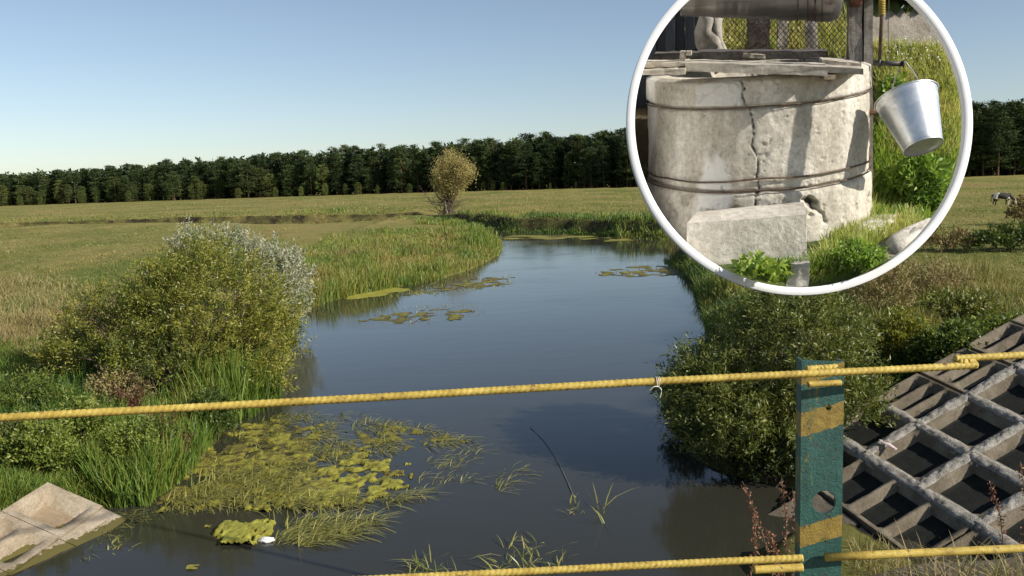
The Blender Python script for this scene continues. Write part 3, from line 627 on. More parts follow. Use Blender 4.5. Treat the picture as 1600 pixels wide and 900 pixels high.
reedbed('tussocks', [(1330, 440), (1400, 380), (1500, 330), (1700, 320), (1700, 500), (1500, 500)], 6000, .3, .02, GRASSM, .6, (.75, .25), .03, clump=1.4)
MEAD = [(-60, 372), (240, 352), (470, 352), (480, 400), (470, 480), (300, 470), (100, 480), (-60, 520)]
reedbed('meadow_grass', MEAD, 26000, .16, .018, GRASSM, .5, (.45, .22), .012, clump=1.1)
reedbed('meadow_grass', [(-60, 330), (300, 315), (700, 304), (1040, 297), (1700, 277), (1700, 330), (1040, 350), (820, 342), (640, 330), (250, 338), (-60, 347)], 26000, .28, .03, GRASSM, .5, (.4, .22), .01, clump=1.1)
reedbed('meadow_grass', [(1330, 440), (1400, 380), (1500, 330), (1700, 320), (1700, 500), (1500, 500)], 22000, .13, .016, GRASSM, .5, (.5, .22), .015, clump=1.1)
def crumple(c, r, name, mat, label, cat, sq=.5, seed=0):
    bm = bmesh.new(); bmesh.ops.create_icosphere(bm, subdivisions=3, radius=1); me = bpy.data.meshes.new(name)
    for v in bm.verts:
        k = .6 + .8 * float(fbm(v.co.x * 2.3 + seed, v.co.y * 2.3, v.co.z * 2.3, 3)); v.co = Vector((v.co.x * k * r[0], v.co.y * k * r[1], max(v.co.z, -.5) * k * r[2]))
    bm.to_mesh(me); bm.free(); me.materials.append(mat); o = bpy.data.objects.new(name, me); COL.objects.link(o); o.location = Vector(c); return tag(o, label, cat)
# ------------------------------------------------------------------ single plants and small things in the foreground
def broadleaf(px, py, n, L, W, label, mat, name='dock_plant', up=.7, tint=.3, dz=0.0):
    p = on_ground(np.array([float(px)]), np.array([float(py)]))[0] + [0, 0, dz]; o = thing(name, label, 'plant', p); st_ = MB()
    for k in range(n):
        a = k * 2.4 + rng.normal() * .3; el = rng.uniform(.35, 1.1) * up; d = np.array([math.cos(a) * math.cos(el), math.sin(a) * math.cos(el), math.sin(el)]); b0_ = p + d * L * .5 * rng.uniform(.6, 1)
        side = norm(np.cross(d, [0, 0, 1.])); nn = np.cross(side, d); l = L * rng.uniform(.7, 1.15); t = np.linspace(0, 1, 7); wv = W * np.array([.12, .62, .95, 1, .85, .5, .05])
        c = b0_ + d * l * t[:, None] - np.array([0, 0, 1.]) * (l * .35 * t ** 2)[:, None]; wav = .18 * np.sin(t * 11 + k)[:, None] * nn * wv[:, None]
        V = np.stack([c + side * wv[:, None] + nn * wv[:, None] * .25 + wav, c, c - side * wv[:, None] + nn * wv[:, None] * .25 - wav], 1).reshape(-1, 3); lm = MB(); lm.add(V, grid_faces(7, 3), np.clip(tint + .15 * rng.normal(), 0, 1)); lm.build('leaf', mat, o, smooth=True)
        tube(st_, curve([p - [0, 0, .05], (p + b0_) / 2 + [0, 0, .02], b0_], 5), .008, 5, cap=False)
    st_.build('stalks', BARK, o); return o
broadleaf(150, 690, 14, .42, .085, 'pale green broad-leaved dock growing behind the reeds above the left slabs', SEDGE, tint=.1, up=1.2, dz=.35)
broadleaf(1238, 722, 5, .22, .06, 'pale ragged thistle leaf cluster just left of the green post', SILV, 'thistle', 1.3, .2, .15)
def dockstalk(px, py, h, label, group=None):
    p = on_ground(np.array([float(px)]), np.array([float(py)]))[0]; o = thing('red_dock', label, 'plant', p, group); mb, lf_ = MB(), MB()
    for k in range(5):
        e = p + np.array([rng.normal() * .18, rng.normal() * .12, h * rng.uniform(.7, 1.1)]); P = curve([p, (p + e) / 2 + rng.normal(size=3) * .03, e], 8); tube(mb, P, np.linspace(.008, .004, 8), 5, cap=False)
        n = 130; t = rng.uniform(.3, 1, n); Q = P[(t * 7).astype(int)] + rng.normal(size=(n, 3)) * .045; leaves(lf_, Q, rng.normal(size=(n, 3)) + [0, 0, -.4], .06, .028, rng.random(n))
    mb.build('stalks', BARK, o); lf_.build('leaves', RED, o)
dockstalk(278, 735, .8, 'dark red withered dock standing among the reeds at the left bank'); dockstalk(255, 700, .75, 'brownish red dock behind the reeds, further from the water')
dockstalk(215, 660, .7, 'small reddish dock stem left of the two red docks')
SEEDM = leafmat('red_seed', [(.28, .12, .07), (.20, .08, .05), (.30, .20, .11)], .15, .7)
def seedstalk(px0, py0, px1, py1, d0, label):
    p, e = at_d(px0, py0, d0), at_d(px1, py1, d0 + .1); o = thing('dry_stalk', label, 'plant', p); mb = MB(); P = curve([p, p * .5 + e * .5 + [.015, 0, 0], e], 16); tube(mb, P, np.linspace(.0028, .0012, 16), 5, cap=False); mb.build('stem', BARK, o)
    n = 150; t = rng.uniform(.15, 1, n); Q = P[(t * 15).astype(int)] + rng.normal(size=(n, 3)) * .006; lf_ = MB(); leaves(lf_, Q, rng.normal(size=(n, 3)) + [0, 0, .5], .013, .007, rng.random(n)); lf_.build('seeds', SEEDM, o)
for q in ((1210, 915, 1160, 752, 3.3, 'tall reddish seed stalk leaning left, furthest from the green post'), (1224, 915, 1221, 745, 3.2, 'upright reddish seed stalk midway between the leaning stalk and the post'), (1238, 915, 1238, 760, 3.1, 'reddish seed stalk close beside the left edge of the green post'),
          (1216, 915, 1198, 828, 3.0, 'short reddish seed stalk beside the leaning tall one'), (1568, 860, 1545, 750, 3.6, 'reddish dry seed stalk over the lattice slabs right of the post'), (1600, 880, 1594, 720, 3.5, 'dry seed stalk at the right edge of the view'), (1170, 915, 1178, 800, 3.1, 'thin pale stalk at the lower rod left of the post')): seedstalk(*q)
# rough grass along the bridge shoulder under the lower rod
sh_ = MB(); q = np.stack([rng.uniform(1330, 1700, 650), rng.uniform(912, 960, 650)], 1); q = q[rng.random(650) < np.clip((q[:, 0] - 1330) / 180, .12, 1)]
P = np.array([at_d(a_, b_, 3.0 + rng.uniform(0, .7)) for a_, b_ in q]); blades(sh_, P, rng.uniform(.08, .26, len(P)), .0045, .7, np.clip(.45 + .3 * rng.normal(size=len(P)), 0, 1), .6)
tag(sh_.build('dry_grass', DRYM), kind='stuff')
sd_ = MB(); rough_box(sd_, [[.95, 2.6, EYE - 2.1], [.95, 2.6, EYE - 1.52], [1.25, 3.6, EYE - 2.2], [1.25, 3.6, EYE - 1.75], [5.5, 2.6, EYE - 2.1], [5.5, 2.6, EYE - 1.45], [5.5, 4.6, EYE - 2.2], [5.5, 4.6, EYE - 1.75]], (30, 10, 4), .05, 2.2)
tag(sd_.build('bridge_shoulder', surf('dry_soil', [(.10, .08, .055), (.17, .14, .10)], 5, .95, .8, .03)), kind='structure')
reedbed('dry_grass', [(1330, 850), (1420, 840), (1520, 850), (1640, 830), (1640, 930), (1330, 930)], 1300, .26, .010, DRYM, .6, (.5, .25), .05, True, .6, mind=-9)
sc_ = crumple(OR_ + UR * .12 + VR * .33 + NR * .05, (.15, .04, .02), 'scrap', flat('pinkish_white', (.72, .58, .55), .6), 'oblong pinkish white scrap lying on a joint of the lattice slabs', 'litter', seed=3); sc_.rotation_euler = (0, .2, R_(-62))
# ------------------------------------------------------------------ pine forest across the meadow
PINE = leafmat('pine_needles', [(.12, .145, .048), (.07, .10, .034), (.042, .066, .024), (.022, .038, .015)], .12, .6, .2, vary=.7)
DECI = leafmat('edge_leaves', [(.20, .22, .06), (.13, .165, .042), (.085, .125, .032), (.045, .07, .02)], .2, .6, .25, vary=.7)
PBARK = surf('pine_bark', [(.05, .033, .024), (.13, .075, .045), (.17, .10, .06)], 1.2, .95, .4, .03)
def crown_mesh(kind, s):
    mb = MB(); n = 150 if kind == 'pine' else 130
    H = 1.0
    if kind == 'pine':
        z = np.concatenate([rng.uniform(.34, 1.0, int(n * .8)), rng.uniform(.12, .4, n - int(n * .8))]); rad_ = (.135 * np.sqrt(np.clip(1 - ((z - .5) / .53) ** 2, .02, 1)) * (.6 + .5 * np.sin(z * 15 + s * 1.7) ** 2)) * (1.3 - .55 * z)
    else:
        z = rng.uniform(.06, 1.0, n); rad_ = .17 * np.sqrt(np.clip(1 - (z * 1.9 - .9) ** 2, .06, 1))
    a = rng.uniform(0, 2 * math.pi, n); rr = rad_ * np.sqrt(rng.uniform(.25, 1, n)) * (.7 + .6 * vnoise(np.cos(a) * 2 + s, np.sin(a) * 2, z * 5))
    C = np.stack([rr * np.cos(a), rr * np.sin(a), z], 1); per = 42
    t = np.clip(.5 + .2 * rng.normal(size=(n, 1)) + .14 * rng.normal(size=(n, per)), 0, 1)
    P = C[:, None] + rng.normal(size=(n, per, 3)) * np.array([.022, .022, .013]); D = norm(np.stack([np.cos(a), np.sin(a), .35 + 0 * a], 1))[:, None] + rng.normal(size=(n, per, 3)) * .7
    leaves(mb, P.reshape(-1, 3), D.reshape(-1, 3), .024, .011, t.ravel(), .4)
    me = mb.mesh('crown'); me.materials.append(PINE if kind == 'pine' else DECI); return me
def trunk_mesh(s):
    mb = MB(); P = curve([[0, 0, -.03], [.006 * math.sin(s), .004, .4], [.004, -.004 * math.cos(s), .95]], 7); tube(mb, P, np.linspace(.014, .004, 7), 6, cap=False)
    for k in range(5):
        z = .3 + .12 * k; a = s * 2 + k * 2.4; tube(mb, curve([[0, 0, z], [.05 * math.cos(a), .05 * math.sin(a), z + .015], [.09 * math.cos(a), .09 * math.sin(a), z + .04]], 4), np.linspace(.004, .0015, 4), 4, cap=False)
    me = mb.mesh('trunk'); me.materials.append(PBARK); return me
crowns = [crown_mesh('pine', s) for s in range(14)]; dcrowns = [crown_mesh('deci', s) for s in range(5)]; trunks = [trunk_mesh(s) for s in range(4)]
_hx = np.array([-120, 0, 120, 250, 450, 600, 700, 800, 900, 1000, 1250, 1540, 1600, 1760.]); _hh = np.array([48, 50, 52, 58, 68, 73, 76, 80, 85, 88, 100, 112, 116, 118.])
def plant_tree(px, back, scale_h, kind, label, group, name):
    d = np.interp(px, _fx, _fd) + back; r = ray(px, 300); x, y = r[0] / r[1] * d, d
    h = np.interp(px, _hx, _hh) * np.interp(px, _fx, _fd) / F * scale_h
    o = thing(name, label, kind_cat[kind], (x, y, float(terrain(np.array([x]), np.array([y]))[0]) - .1), group)
    s = h; o.scale = (s * rng.uniform(1.2, 1.9), s * rng.uniform(1.2, 1.9), s); o.rotation_euler = (rng.normal() * .015, rng.normal() * .015, rng.uniform(0, 6.28))
    for nm, me in (('trunk', random.choice(trunks)), ('crown', random.choice(crowns if kind == 'pine' else dcrowns))):
        c = bpy.data.objects.new(nm, me); COL.objects.link(c); c.parent = o
kind_cat = {'pine': 'tree', 'deci': 'tree'}
nt_ = 0
for row, (n, back, sc_, lo, hi) in enumerate(((88, 0, .78, .56, .96), (96, 7, .93, .84, 1.03), (96, 15, 1.0, .93, 1.10))):
    for k in range(n):
        px = -110 + (k + .5 + rng.uniform(-.4, .4)) * 1850 / n
        dk = row == 0 and px < 520 and rng.random() < .7
        plant_tree(px, back + rng.uniform(-3, 3), (sc_ + 0) * rng.uniform(lo / sc_, hi / sc_) * (.8 if dk else 1), 'deci' if dk else 'pine',
                   'rounded green broadleaf tree on the front edge of the pine forest, left half' if dk else ('tall dark green pine in the forest wall ' + ('beyond the left meadow' if px < 600 else 'behind the lone yellowish tree' if px < 760 else 'between the lone tree and the white ring' if px < 980 else 'behind the white ring' if px < 1520 else 'at the right edge beyond the cow')),
                   'broadleaf trees on the forest edge' if dk else 'pines of the forest wall', 'broadleaf_tree' if dk else 'pine_tree')
for px, hh in [(60, .3), (128, .36), (200, .3), (372, .25), (430, .22), (508, .28), (540, .25), (560, .26), (590, .2), (755, .18), (770, .2), (786, .17), (900, .12), (30, .3), (300, .3), (470, .22), (640, .2), (860, .12)]:
    plant_tree(px, -7, hh, 'deci', 'small rounded bush at the foot of the pine forest ' + ('left of the lone tree' if px < 700 else 'right of the lone tree'), 'bushes at the forest foot', 'forest_bush')
# the wood behind, one mass that reads as dark depth between the trunks
fm = MB()
NF = 70000; q = rng.uniform(-130, 1790, NF); dd = np.interp(q, _fx, _fd) + 9 + rng.uniform(0, 30, NF); rr_ = (q - 800) / F
hh = np.interp(q, _hx, _hh) * np.interp(q, _fx, _fd) / F
P = np.stack([rr_ * dd, dd, terrain(rr_ * dd, dd) + hh * rng.uniform(.0, 1.0, NF) * (.84 + .22 * vnoise(q * .09, dd * .02)) ], 1)
leaves(fm, P, rng.normal(size=(NF, 3)) * [1, .4, .8], 1.9, 1.1, np.clip(.55 + .25 * rng.normal(size=NF), 0, 1), .3)
tag(fm.build('deep_forest', PINE), kind='stuff')
# ------------------------------------------------------------------ the lone many-stemmed tree on the far bank
TLEAF = leafmat('yellowing_leaf', [(.46, .38, .18), (.38, .33, .13), (.27, .24, .085), (.15, .14, .05)], .35, .55, .3)
tb = on_ground(np.array([700.]), np.array([341.]))[0]; td = (tb - CAM) @ FWD
tw_ = thing('willow_tree', 'lone many-stemmed tree with thin yellowish foliage on the far river bank', 'tree', tb)
s_ = td / F
trk, brs, lf, dead = MB(), MB(), MB(), MB(); tipsP = []
for k in range(30):
    a = rng.uniform(0, 2 * math.pi); lean = abs(rng.normal(0, 1))
    ex = np.clip(rng.normal(.07, .21), -.28, .42) * 1.0; hgt = (108 - 78 * abs(ex - .08)) * rng.uniform(.72, 1.02)
    e = tb + np.array([(ex * 105 + 4) * s_, rng.normal(0, 14) * s_, hgt * s_])
    midp = tb + (e - tb) * .45 + np.array([-.10 * (e - tb)[0] + rng.normal() * .15, 0, .1])
    P = curve([tb + [rng.normal() * .25, rng.normal() * .25, -.1], midp, e], 10); tube(trk if k < 9 else brs, P, np.linspace(.13 if k < 9 else .07, .02, 10), 6, cap=False)
    for j in range(9):
        t = rng.uniform(.4, 1); i_ = int(t * 9); p0 = P[i_]; e2 = p0 + np.array([rng.normal(.12, .55), rng.normal(0, .5), rng.uniform(.25, 1.2)]) * (8 * s_); tube(brs, curve([p0, (p0 + e2) / 2 + [0, 0, -.08], e2], 5), np.linspace(.025, .008, 5), 4, cap=False); tipsP.append(e2); tipsP.append((p0 + e2) / 2)
for ex, ez in ((-44, 34), (-30, 52), (-38, 26), (-26, 44)):
    e = tb + np.array([ex * s_, 0, (ez + 12) * s_]); P = curve([tb + [-.3, 0, 1.6], tb + np.array([ex * .55 * s_, 0, ez * .6 * s_]), e], 8); tube(dead, P, np.linspace(.07, .02, 8), 5, cap=False)
    for j in range(4): p0 = P[3 + j]; tube(dead, curve([p0, p0 + np.array([rng.normal(-.2, .3), 0, rng.uniform(.3, 1.0)])], 3), np.linspace(.02, .01, 3), 4, cap=False)
for k in range(60):
    a = rng.uniform(0, 6.28); P = curve([tb + [rng.normal() * .5, rng.normal() * .4, 0], tb + [rng.normal() * 1.2, rng.normal() * .6, rng.uniform(.6, 1.9)], tb + [rng.normal(-.3, 2.0), rng.normal(), rng.uniform(.8, 2.6)]], 5); tube(brs, P, np.linspace(.025, .008, 5), 4, cap=False)
trk.build('trunk', PALEB, tw_); brs.build('branches', BARK, tw_); dead.build('bare_branch', PALEB, tw_)
T = np.array(tipsP); T = T[T[:, 2] > tb[2] + 30 * s_]
per = 40; P = T[:, None] + rng.normal(size=(len(T), per, 3)) * np.array([.32, .3, .36]); leaves(lf, P.reshape(-1, 3), rng.normal(size=(len(T) * per, 3)) + [0, 0, -.3], .20, .085, np.clip(.24 + .22 * rng.normal(size=len(T))[:, None] + .12 * rng.normal(size=(len(T), per)), 0, 1).ravel(), .5)
lf.build('foliage', TLEAF, tw_)
# ------------------------------------------------------------------ grazing cow
m, nt, b, out = newmat('cow_hide')
c = mixc(nt, ramp(nt, [(0,) * 3, (1,) * 3], noise(nt, 1.35, 2, .5), [.52, .55]).outputs[0], (.025, .021, .018), (.62, .57, .48))
nt.links.new(c, b.inputs['Base Color']); b.inputs['Roughness'].default_value = .75
cb = on_ground(np.array([1565.]), np.array([321.]))[0]
cow = thing('cow', 'black and white cow grazing head down in the right meadow', 'cow', cb)
CV = [(-.78, 0, 1.12), (-.45, 0, 1.08), (0, 0, 1.02), (.42, 0, 1.06), (.72, 0, 1.08), (1.02, 0, .82), (1.25, 0, .48), (1.36, 0, .22), (1.42, 0, .10)]
CR = [.24, .34, .37, .36, .27, .19, .16, .12, .075]; CE = [(k, k + 1) for k in range(8)]
def leg_(x, y, front):
    n = len(CV)
    if front: pts = [(x, y, .72), (x + .01, y, .42), (x - .02, y, .12), (x + .02, y, .03)]; rr = [.14, .075, .055, .065]
    else: pts = [(x, y, .80), (x + .10, y, .56), (x - .08, y, .38), (x - .03, y, .03)]; rr = [.17, .11, .062, .065]
    CV.extend(pts); CR.extend(rr); CE.extend([(3 if front else 0, n), (n, n + 1), (n + 1, n + 2), (n + 2, n + 3)])
leg_(.48, .17, True); leg_(.60, -.17, True); leg_(-.72, .17, False); leg_(-.60, -.17, False)
n = len(CV); CV += [(-.98, 0, 1.10), (-1.04, .02, .75), (-1.03, .03, .40)]; CR += [.05, .028, .05]; CE += [(0, n), (n, n + 1), (n + 1, n + 2)]
for sy in (-1, 1):
    n = len(CV); CV += [(1.16, sy * .22, .62)]; CR += [.055]; CE += [(6, n)]
body = bpy.data.objects.new('body', skin('body', CV, CE, CR, m, 2)); COL.objects.link(body); body.parent = cow
hr = MB()
for sy in (-1, 1): tube(hr, curve([(1.12, sy * .09, .66), (1.10, sy * .19, .74), (1.17, sy * .22, .82)], 6), np.linspace(.026, .008, 6), 6)
hme = hr.mesh('horns'); hme.materials.append(flat('horn', (.35, .29, .2))); ho = bpy.data.objects.new('horns', hme); COL.objects.link(ho); ho.parent = cow
ud = MB(); tube(ud, curve([(-.35, 0, .76), (-.42, 0, .62), (-.42, 0, .54)], 5), [.14, .17, .13, .1, .05], 10); ume = ud.mesh('udder', smooth=True); ume.materials.append(flat('udder_skin', (.45, .28, .24))); uo = bpy.data.objects.new('udder', ume); COL.objects.link(uo); uo.parent = cow
cow.rotation_euler = (0, 0, R_(-12)); cow.scale = (.84,) * 3
# ------------------------------------------------------------------ water plants, algae, litter
m, nt, b, out = newmat('algae')
a = nt.nodes.new('ShaderNodeAttribute'); a.attribute_name = 'tint'
c = mixc(nt, .8, ramp(nt, [(.07, .055, .014), (.18, .155, .02), (.31, .285, .03), (.38, .37, .055)], a.outputs['Fac']).outputs[0], ramp(nt, [(.35, .35, .3), (1.2, 1.2, 1.1)], noise(nt, 16, 8, .8, 'World'), [.3, .65]).outputs[0], 'MULTIPLY')
nt.links.new(c, b.inputs['Base Color']); b.inputs['Roughness'].default_value = .75; bump(nt, b, noise(nt, 30, 8, .8, 'World'), 1.0, .03); ALG = m
def mat_patch(name, poly, thr, cell, freq, tint, amp=.03, seed=0, tv=.5):
    W = np.array([at_z(*p)[:2] for p in poly]); lo, hi = W.min(0), W.max(0)
    gx = np.arange(lo[0], hi[0], cell); gy = np.arange(lo[1], hi[1], cell * 1.5); X, Y = np.meshgrid(gx, gy, indexing='ij')
    X = X + (vnoise(X * 40, Y * 40, 1) - .5) * cell * .8; Y = Y + (vnoise(X * 40, Y * 40, 7) - .5) * cell * 1.2
    nz = fbm(X * freq, Y * freq * .8, seed, 5); ins = in_poly(X, Y, W)
    sd = np.full(X.shape, 1e9)
    for (ax, ay), (bx, by) in zip(W, np.roll(W, -1, 0)):
        vx, vy = bx - ax, by - ay; t = np.clip(((X - ax) * vx + (Y - ay) * vy) / (vx * vx + vy * vy + 1e-9), 0, 1); sd = np.minimum(sd, np.hypot(X - ax - t * vx, Y - ay - t * vy))
    sd = np.where(ins, sd, -sd); sz = max(hi - lo) * .12; val = nz - thr + .25 * np.clip(sd / sz, -1, .6) - .08
    Z = .006 + np.clip(val, -.05, .2) * amp * 6 + (fbm(X * 18, Y * 18, seed, 3) - .5) * amp * .5
    Fq = grid_faces(*X.shape); keep = val.ravel()[Fq].mean(1) > 0; V = np.stack([X, Y, Z], -1).reshape(-1, 3)
    Fq = Fq[keep]; tn = np.clip(tint + tv * (fbm(X * freq * 1.7, Y * freq * 1.7, seed + 5, 4) - .5) * 2 + val, 0, 1).ravel()[Fq].mean(1)
    u, inv = np.unique(Fq, return_inverse=True)
    mb = MB(); mb.add(V[u], inv.reshape(Fq.shape), tn); return tag(mb.build(name, ALG, smooth=True), kind='stuff')
mat_patch('algae_mat', [(300, 720), (345, 680), (410, 655), (480, 665), (520, 700), (480, 740), (440, 795), (330, 800), (250, 795)], .50, .022, 5.5, .28, .03, 1, .9)
mat_patch('algae_mat', [(470, 745), (560, 700), (630, 735), (640, 765), (560, 785), (440, 800), (380, 800)], .45, .020, 6.5, .52, .035, 4, .9)
mat_patch('algae_mat', [(520, 680), (600, 660), (680, 675), (742, 690), (700, 700), (600, 705), (530, 705)], .60, .022, 5.0, .3, .02, 9)
mat_patch('algae_mat', [(332, 838), (352, 820), (385, 824), (412, 818), (424, 838), (400, 852), (350, 854)], .33, .014, 7, .78, .06, 3, .8)
mat_patch('algae_mat', [(540, 470), (560, 452), (620, 447), (640, 452), (560, 468)], .36, .08, .8, .6, .01, 2, .3)
mat_patch('algae_mat', [(560, 500), (640, 485), (750, 482), (740, 498), (640, 506)], .56, .06, 3.2, .15, .012, 12)
mat_patch('algae_mat', [(700, 440), (740, 432), (810, 434), (790, 446), (700, 456), (620, 462)], .53, .07, 2.6, .12, .012, 14)
mat_patch('algae_mat', [(925, 424), (1000, 415), (1075, 416), (1090, 432), (1010, 431), (940, 432)], .54, .07, 2.6, .12, .012, 15)
mat_patch('algae_mat', [(785, 368), (880, 367), (1030, 374), (960, 377), (880, 374), (800, 374)], .46, .2, .8, .3, .02, 16)
WEED = leafmat('water_weed', [(.42, .37, .13), (.31, .30, .085), (.20, .225, .055), (.09, .115, .03)], .2, .35)
def weeds(name, poly, n, L, W, up, dirv, tint=(.4, .25), clump=.8, freq=.03):
    q = np.asarray(poly, float); lo, hi = q.min(0), q.max(0); p = rng.uniform(lo, hi, (n * 6, 2)); p = p[in_poly(p[:, 0], p[:, 1], q)]
    p = p[fbm(p[:, 0] * freq, p[:, 1] * freq * 2, n % 37, 3) > .35 + .15 * clump * rng.random(len(p))][:n]
    P = np.array([at_z(*k) for k in p]); n = len(P); mb = MB()
    blades(mb, P - [0, 0, .02], np.full(n, 1.) * L * rng.uniform(.4, 1.2, n) * up, W, .95 / up * .9, np.clip(tint[0] + tint[1] * rng.normal(size=n), 0, 1), .35, dirv)
    return tag(mb.build(name, WEED), kind='stuff')
weeds('water_weed', [(300, 730), (420, 650), (500, 640), (640, 660), (740, 690), (660, 700), (540, 715), (470, 745), (340, 760)], 3200, .5, .017, .38, (.8, -.3, 0), (.35, .25))
weeds('water_weed', [(250, 790), (330, 740), (460, 745), (560, 780), (660, 770), (600, 790), (420, 797)], 2200, .5, .017, .5, (.7, -.3, 0), (.3, .2))
weeds('water_weed', [(420, 850), (450, 815), (500, 808), (590, 815), (560, 836), (470, 856)], 700, .5, .016, .5, (.9, .1, 0), (.35, .25), .3)
weeds('water_weed', [(660, 722), (700, 705), (752, 698), (735, 722), (690, 738), (665, 735)], 130, .5, .014, .35, (.9, .3, 0), (.35, .2), .2, .06)
weeds('water_weed', [(640, 760), (650, 742), (690, 745), (735, 740), (745, 750), (700, 764), (650, 775)], 70, .4, .014, .4, (.8, .3, 0), (.35, .2), .2, .08)
weeds('water_weed', [(760, 770), (780, 735), (815, 728), (820, 750), (800, 768)], 60, .45, .014, .4, (.8, .3, 0), (.35, .2), .1, .08)
weeds('water_weed', [(760, 900), (790, 850), (860, 845), (885, 880), (860, 905)], 90, .4, .016, .6, (-.3, .2, 0), (.55, .3), .1, .08)
weeds('water_weed', [(630, 900), (660, 875), (700, 880), (720, 905)], 60, .4, .014, .6, (-.3, .2, 0), (.6, .3), .1, .08)
weeds('water_weed', [(560, 505), (600, 480), (740, 475), (760, 492), (660, 508)], 500, .3, .022, .4, (.5, .5, 0), (.5, .3), .6)
weeds('water_weed', [(930, 425), (1000, 414), (1080, 416), (1090, 434), (1000, 432)], 300, .35, .03, .4, (.5, .3, 0), (.4, .3), .6)
weeds('water_weed', [(600, 465), (680, 440), (800, 430), (800, 446), (700, 460)], 300, .35, .03, .5, (.5, .3, 0), (.3, .3), .6)
weeds('water_weed', [(880, 800), (895, 770), (920, 800), (900, 812)], 14, .3, .02, .6, (-.3, .3, 0), (.3, .3), 0, .1)
weeds('water_weed', [(925, 815), (935, 790), (955, 800), (945, 820)], 9, .45, .014, 1.2, (.1, .3, 0), (.35, .1), 0, .1)
weeds('water_weed', [(160, 860), (175, 842), (210, 850), (200, 865)], 30, .3, .02, .4, (.5, .3, 0), (.2, .2), 0, .1)
weeds('water_weed', [(120, 880), (170, 800), (300, 790), (330, 800), (230, 808), (180, 830)], 240, .35, .012, .4, (.8, -.3, 0), (.55, .3), .2)
sk = MB(); P = curve([at_z(*p) + [0, 0, .008] for p in ((828, 668), (850, 690), (870, 720), (885, 750), (897, 778))], 24); tube(sk, P, np.linspace(.004, .011, 24), 6, rib=lambda i, th: .002 * np.sin(i * 1.7)); tag(sk.build('floating_stem', flat('grey_stem', (.14, .14, .11), .7)), 'long thin grey plant stem trailing just at the water surface', 'stem')
lp = MB()
c0 = at_z(300, 888); th = np.linspace(.25, 2 * math.pi - .25, 15)
for nm, (px, py), rr, lab in (('lily_leaf', (301, 887), .085, 'small round yellow-green leaf floating near the bottom edge'), ('lily_leaf', (325, 823), .05, 'tiny round pale leaf floating left of the algae clump')):
    mb = MB(); c = at_z(px, py) + [0, 0, .012]; V = np.concatenate([[c], c + np.stack([rr * np.cos(th), rr * np.sin(th), .008 * np.sin(th * 3)], 1)]); k = np.arange(1, 15)
    mb.add(V, np.stack([0 * k, k, k + 1], 1), .2); tag(mb.build(nm, leafmat('lily', [(.33, .29, .06), (.25, .24, .05)], .2), loc=c), lab, 'leaf')
crumple(at_z(416, 846) + [0, 0, .02], (.11, .06, .045), 'plastic_bag', flat('white_plastic', (.75, .72, .70), .35), 'crumpled white plastic scrap floating beside the algae clump', 'litter')
# ------------------------------------------------------------------ the round white-framed well display beside the bridge
TILT = R_(18); _g = norm(FWD + (1185 - 800) / F * RIGHT); ex = np.cross(_g, UP); ey = math.cos(TILT) * _g + math.sin(TILT) * UP; ez = -math.sin(TILT) * _g + math.cos(TILT) * UP
RW, DC, DR = .55, 4.6, 3.62
CX, CY, CR_ = 1250.0, 191.0, 264.5
B3 = np.stack([ex, ey, ez], 1)
OD = at_d(1180, 340, DC)
def _dl(px, py, yl):
    r = np.stack(np.broadcast_arrays(*[np.asarray(v, float) for v in (px, py)]), -1)
    rr = FWD + ((r[..., 0] - 800) / F)[..., None] * RIGHT + ((450 - r[..., 1]) / F)[..., None] * UP
    rl = rr @ B3; cl = (CAM - OD) @ B3; t = (np.asarray(yl) - cl[1]) / rl[..., 1]
    return cl + rl * t[..., None]
OD = OD + B3 @ np.array([0, 0, _dl(1180, 381, -RW)[2]])
dl = _dl
CL = (CAM - OD) @ B3
MD = Matrix(((ex[0], ey[0], ez[0], OD[0]), (ex[1], ey[1], ez[1], OD[1]), (ex[2], ey[2], ez[2], OD[2]), (0, 0, 0, 1)))
def topx(V):
    q = (V - CL) @ B3.T; d = q @ FWD; return 800 + F * (q @ RIGHT) / d, 450 - F * (q @ UP) / d
def clip(V, CR_=CR_):
    px, py = topx(V); r = np.hypot(px - CX, py - CY); k = np.minimum(1, CR_ / np.maximum(r, 1e-6)); o = r > CR_
    V = V.copy()
    if o.any(): V[o] = dl(CX + (px[o] - CX) * k[o], CY + (py[o] - CY) * k[o], V[o][:, 1])
    return V
def dthing(name, label, cat, loc, group=None): return thing(name, label, cat, loc, group, MD)
def dbuild(mb, name, mat, parent=None, loc=None, smooth=False, trim=True, lim=CR_):
    if trim: mb.V = [clip(v, lim) for v in mb.V]
    return mb.build(name, mat, parent, loc, MD, smooth)
def ysheet(px, py):
    px, py = np.asarray(px, float), np.asarray(py, float)
    rr = FWD + ((px - 800) / F)[..., None] * RIGHT + ((450 - py) / F)[..., None] * UP; rl = rr @ B3
    yp = CL[1] + rl[..., 1] * (-CL[2]) / np.minimum(rl[..., 2], -1e-3)
    y0 = np.where(py > 335, yp, .05 + (335 - py) * .0034)
    ymin = CL[1] + rl[..., 1] * (DR + .05)
    return np.maximum(y0, ymin) + (fbm(px * .03, py * .03, 5.5, 4) - .5) * .05
def sheet(px, py): return dl(px, py, ysheet(px, py))
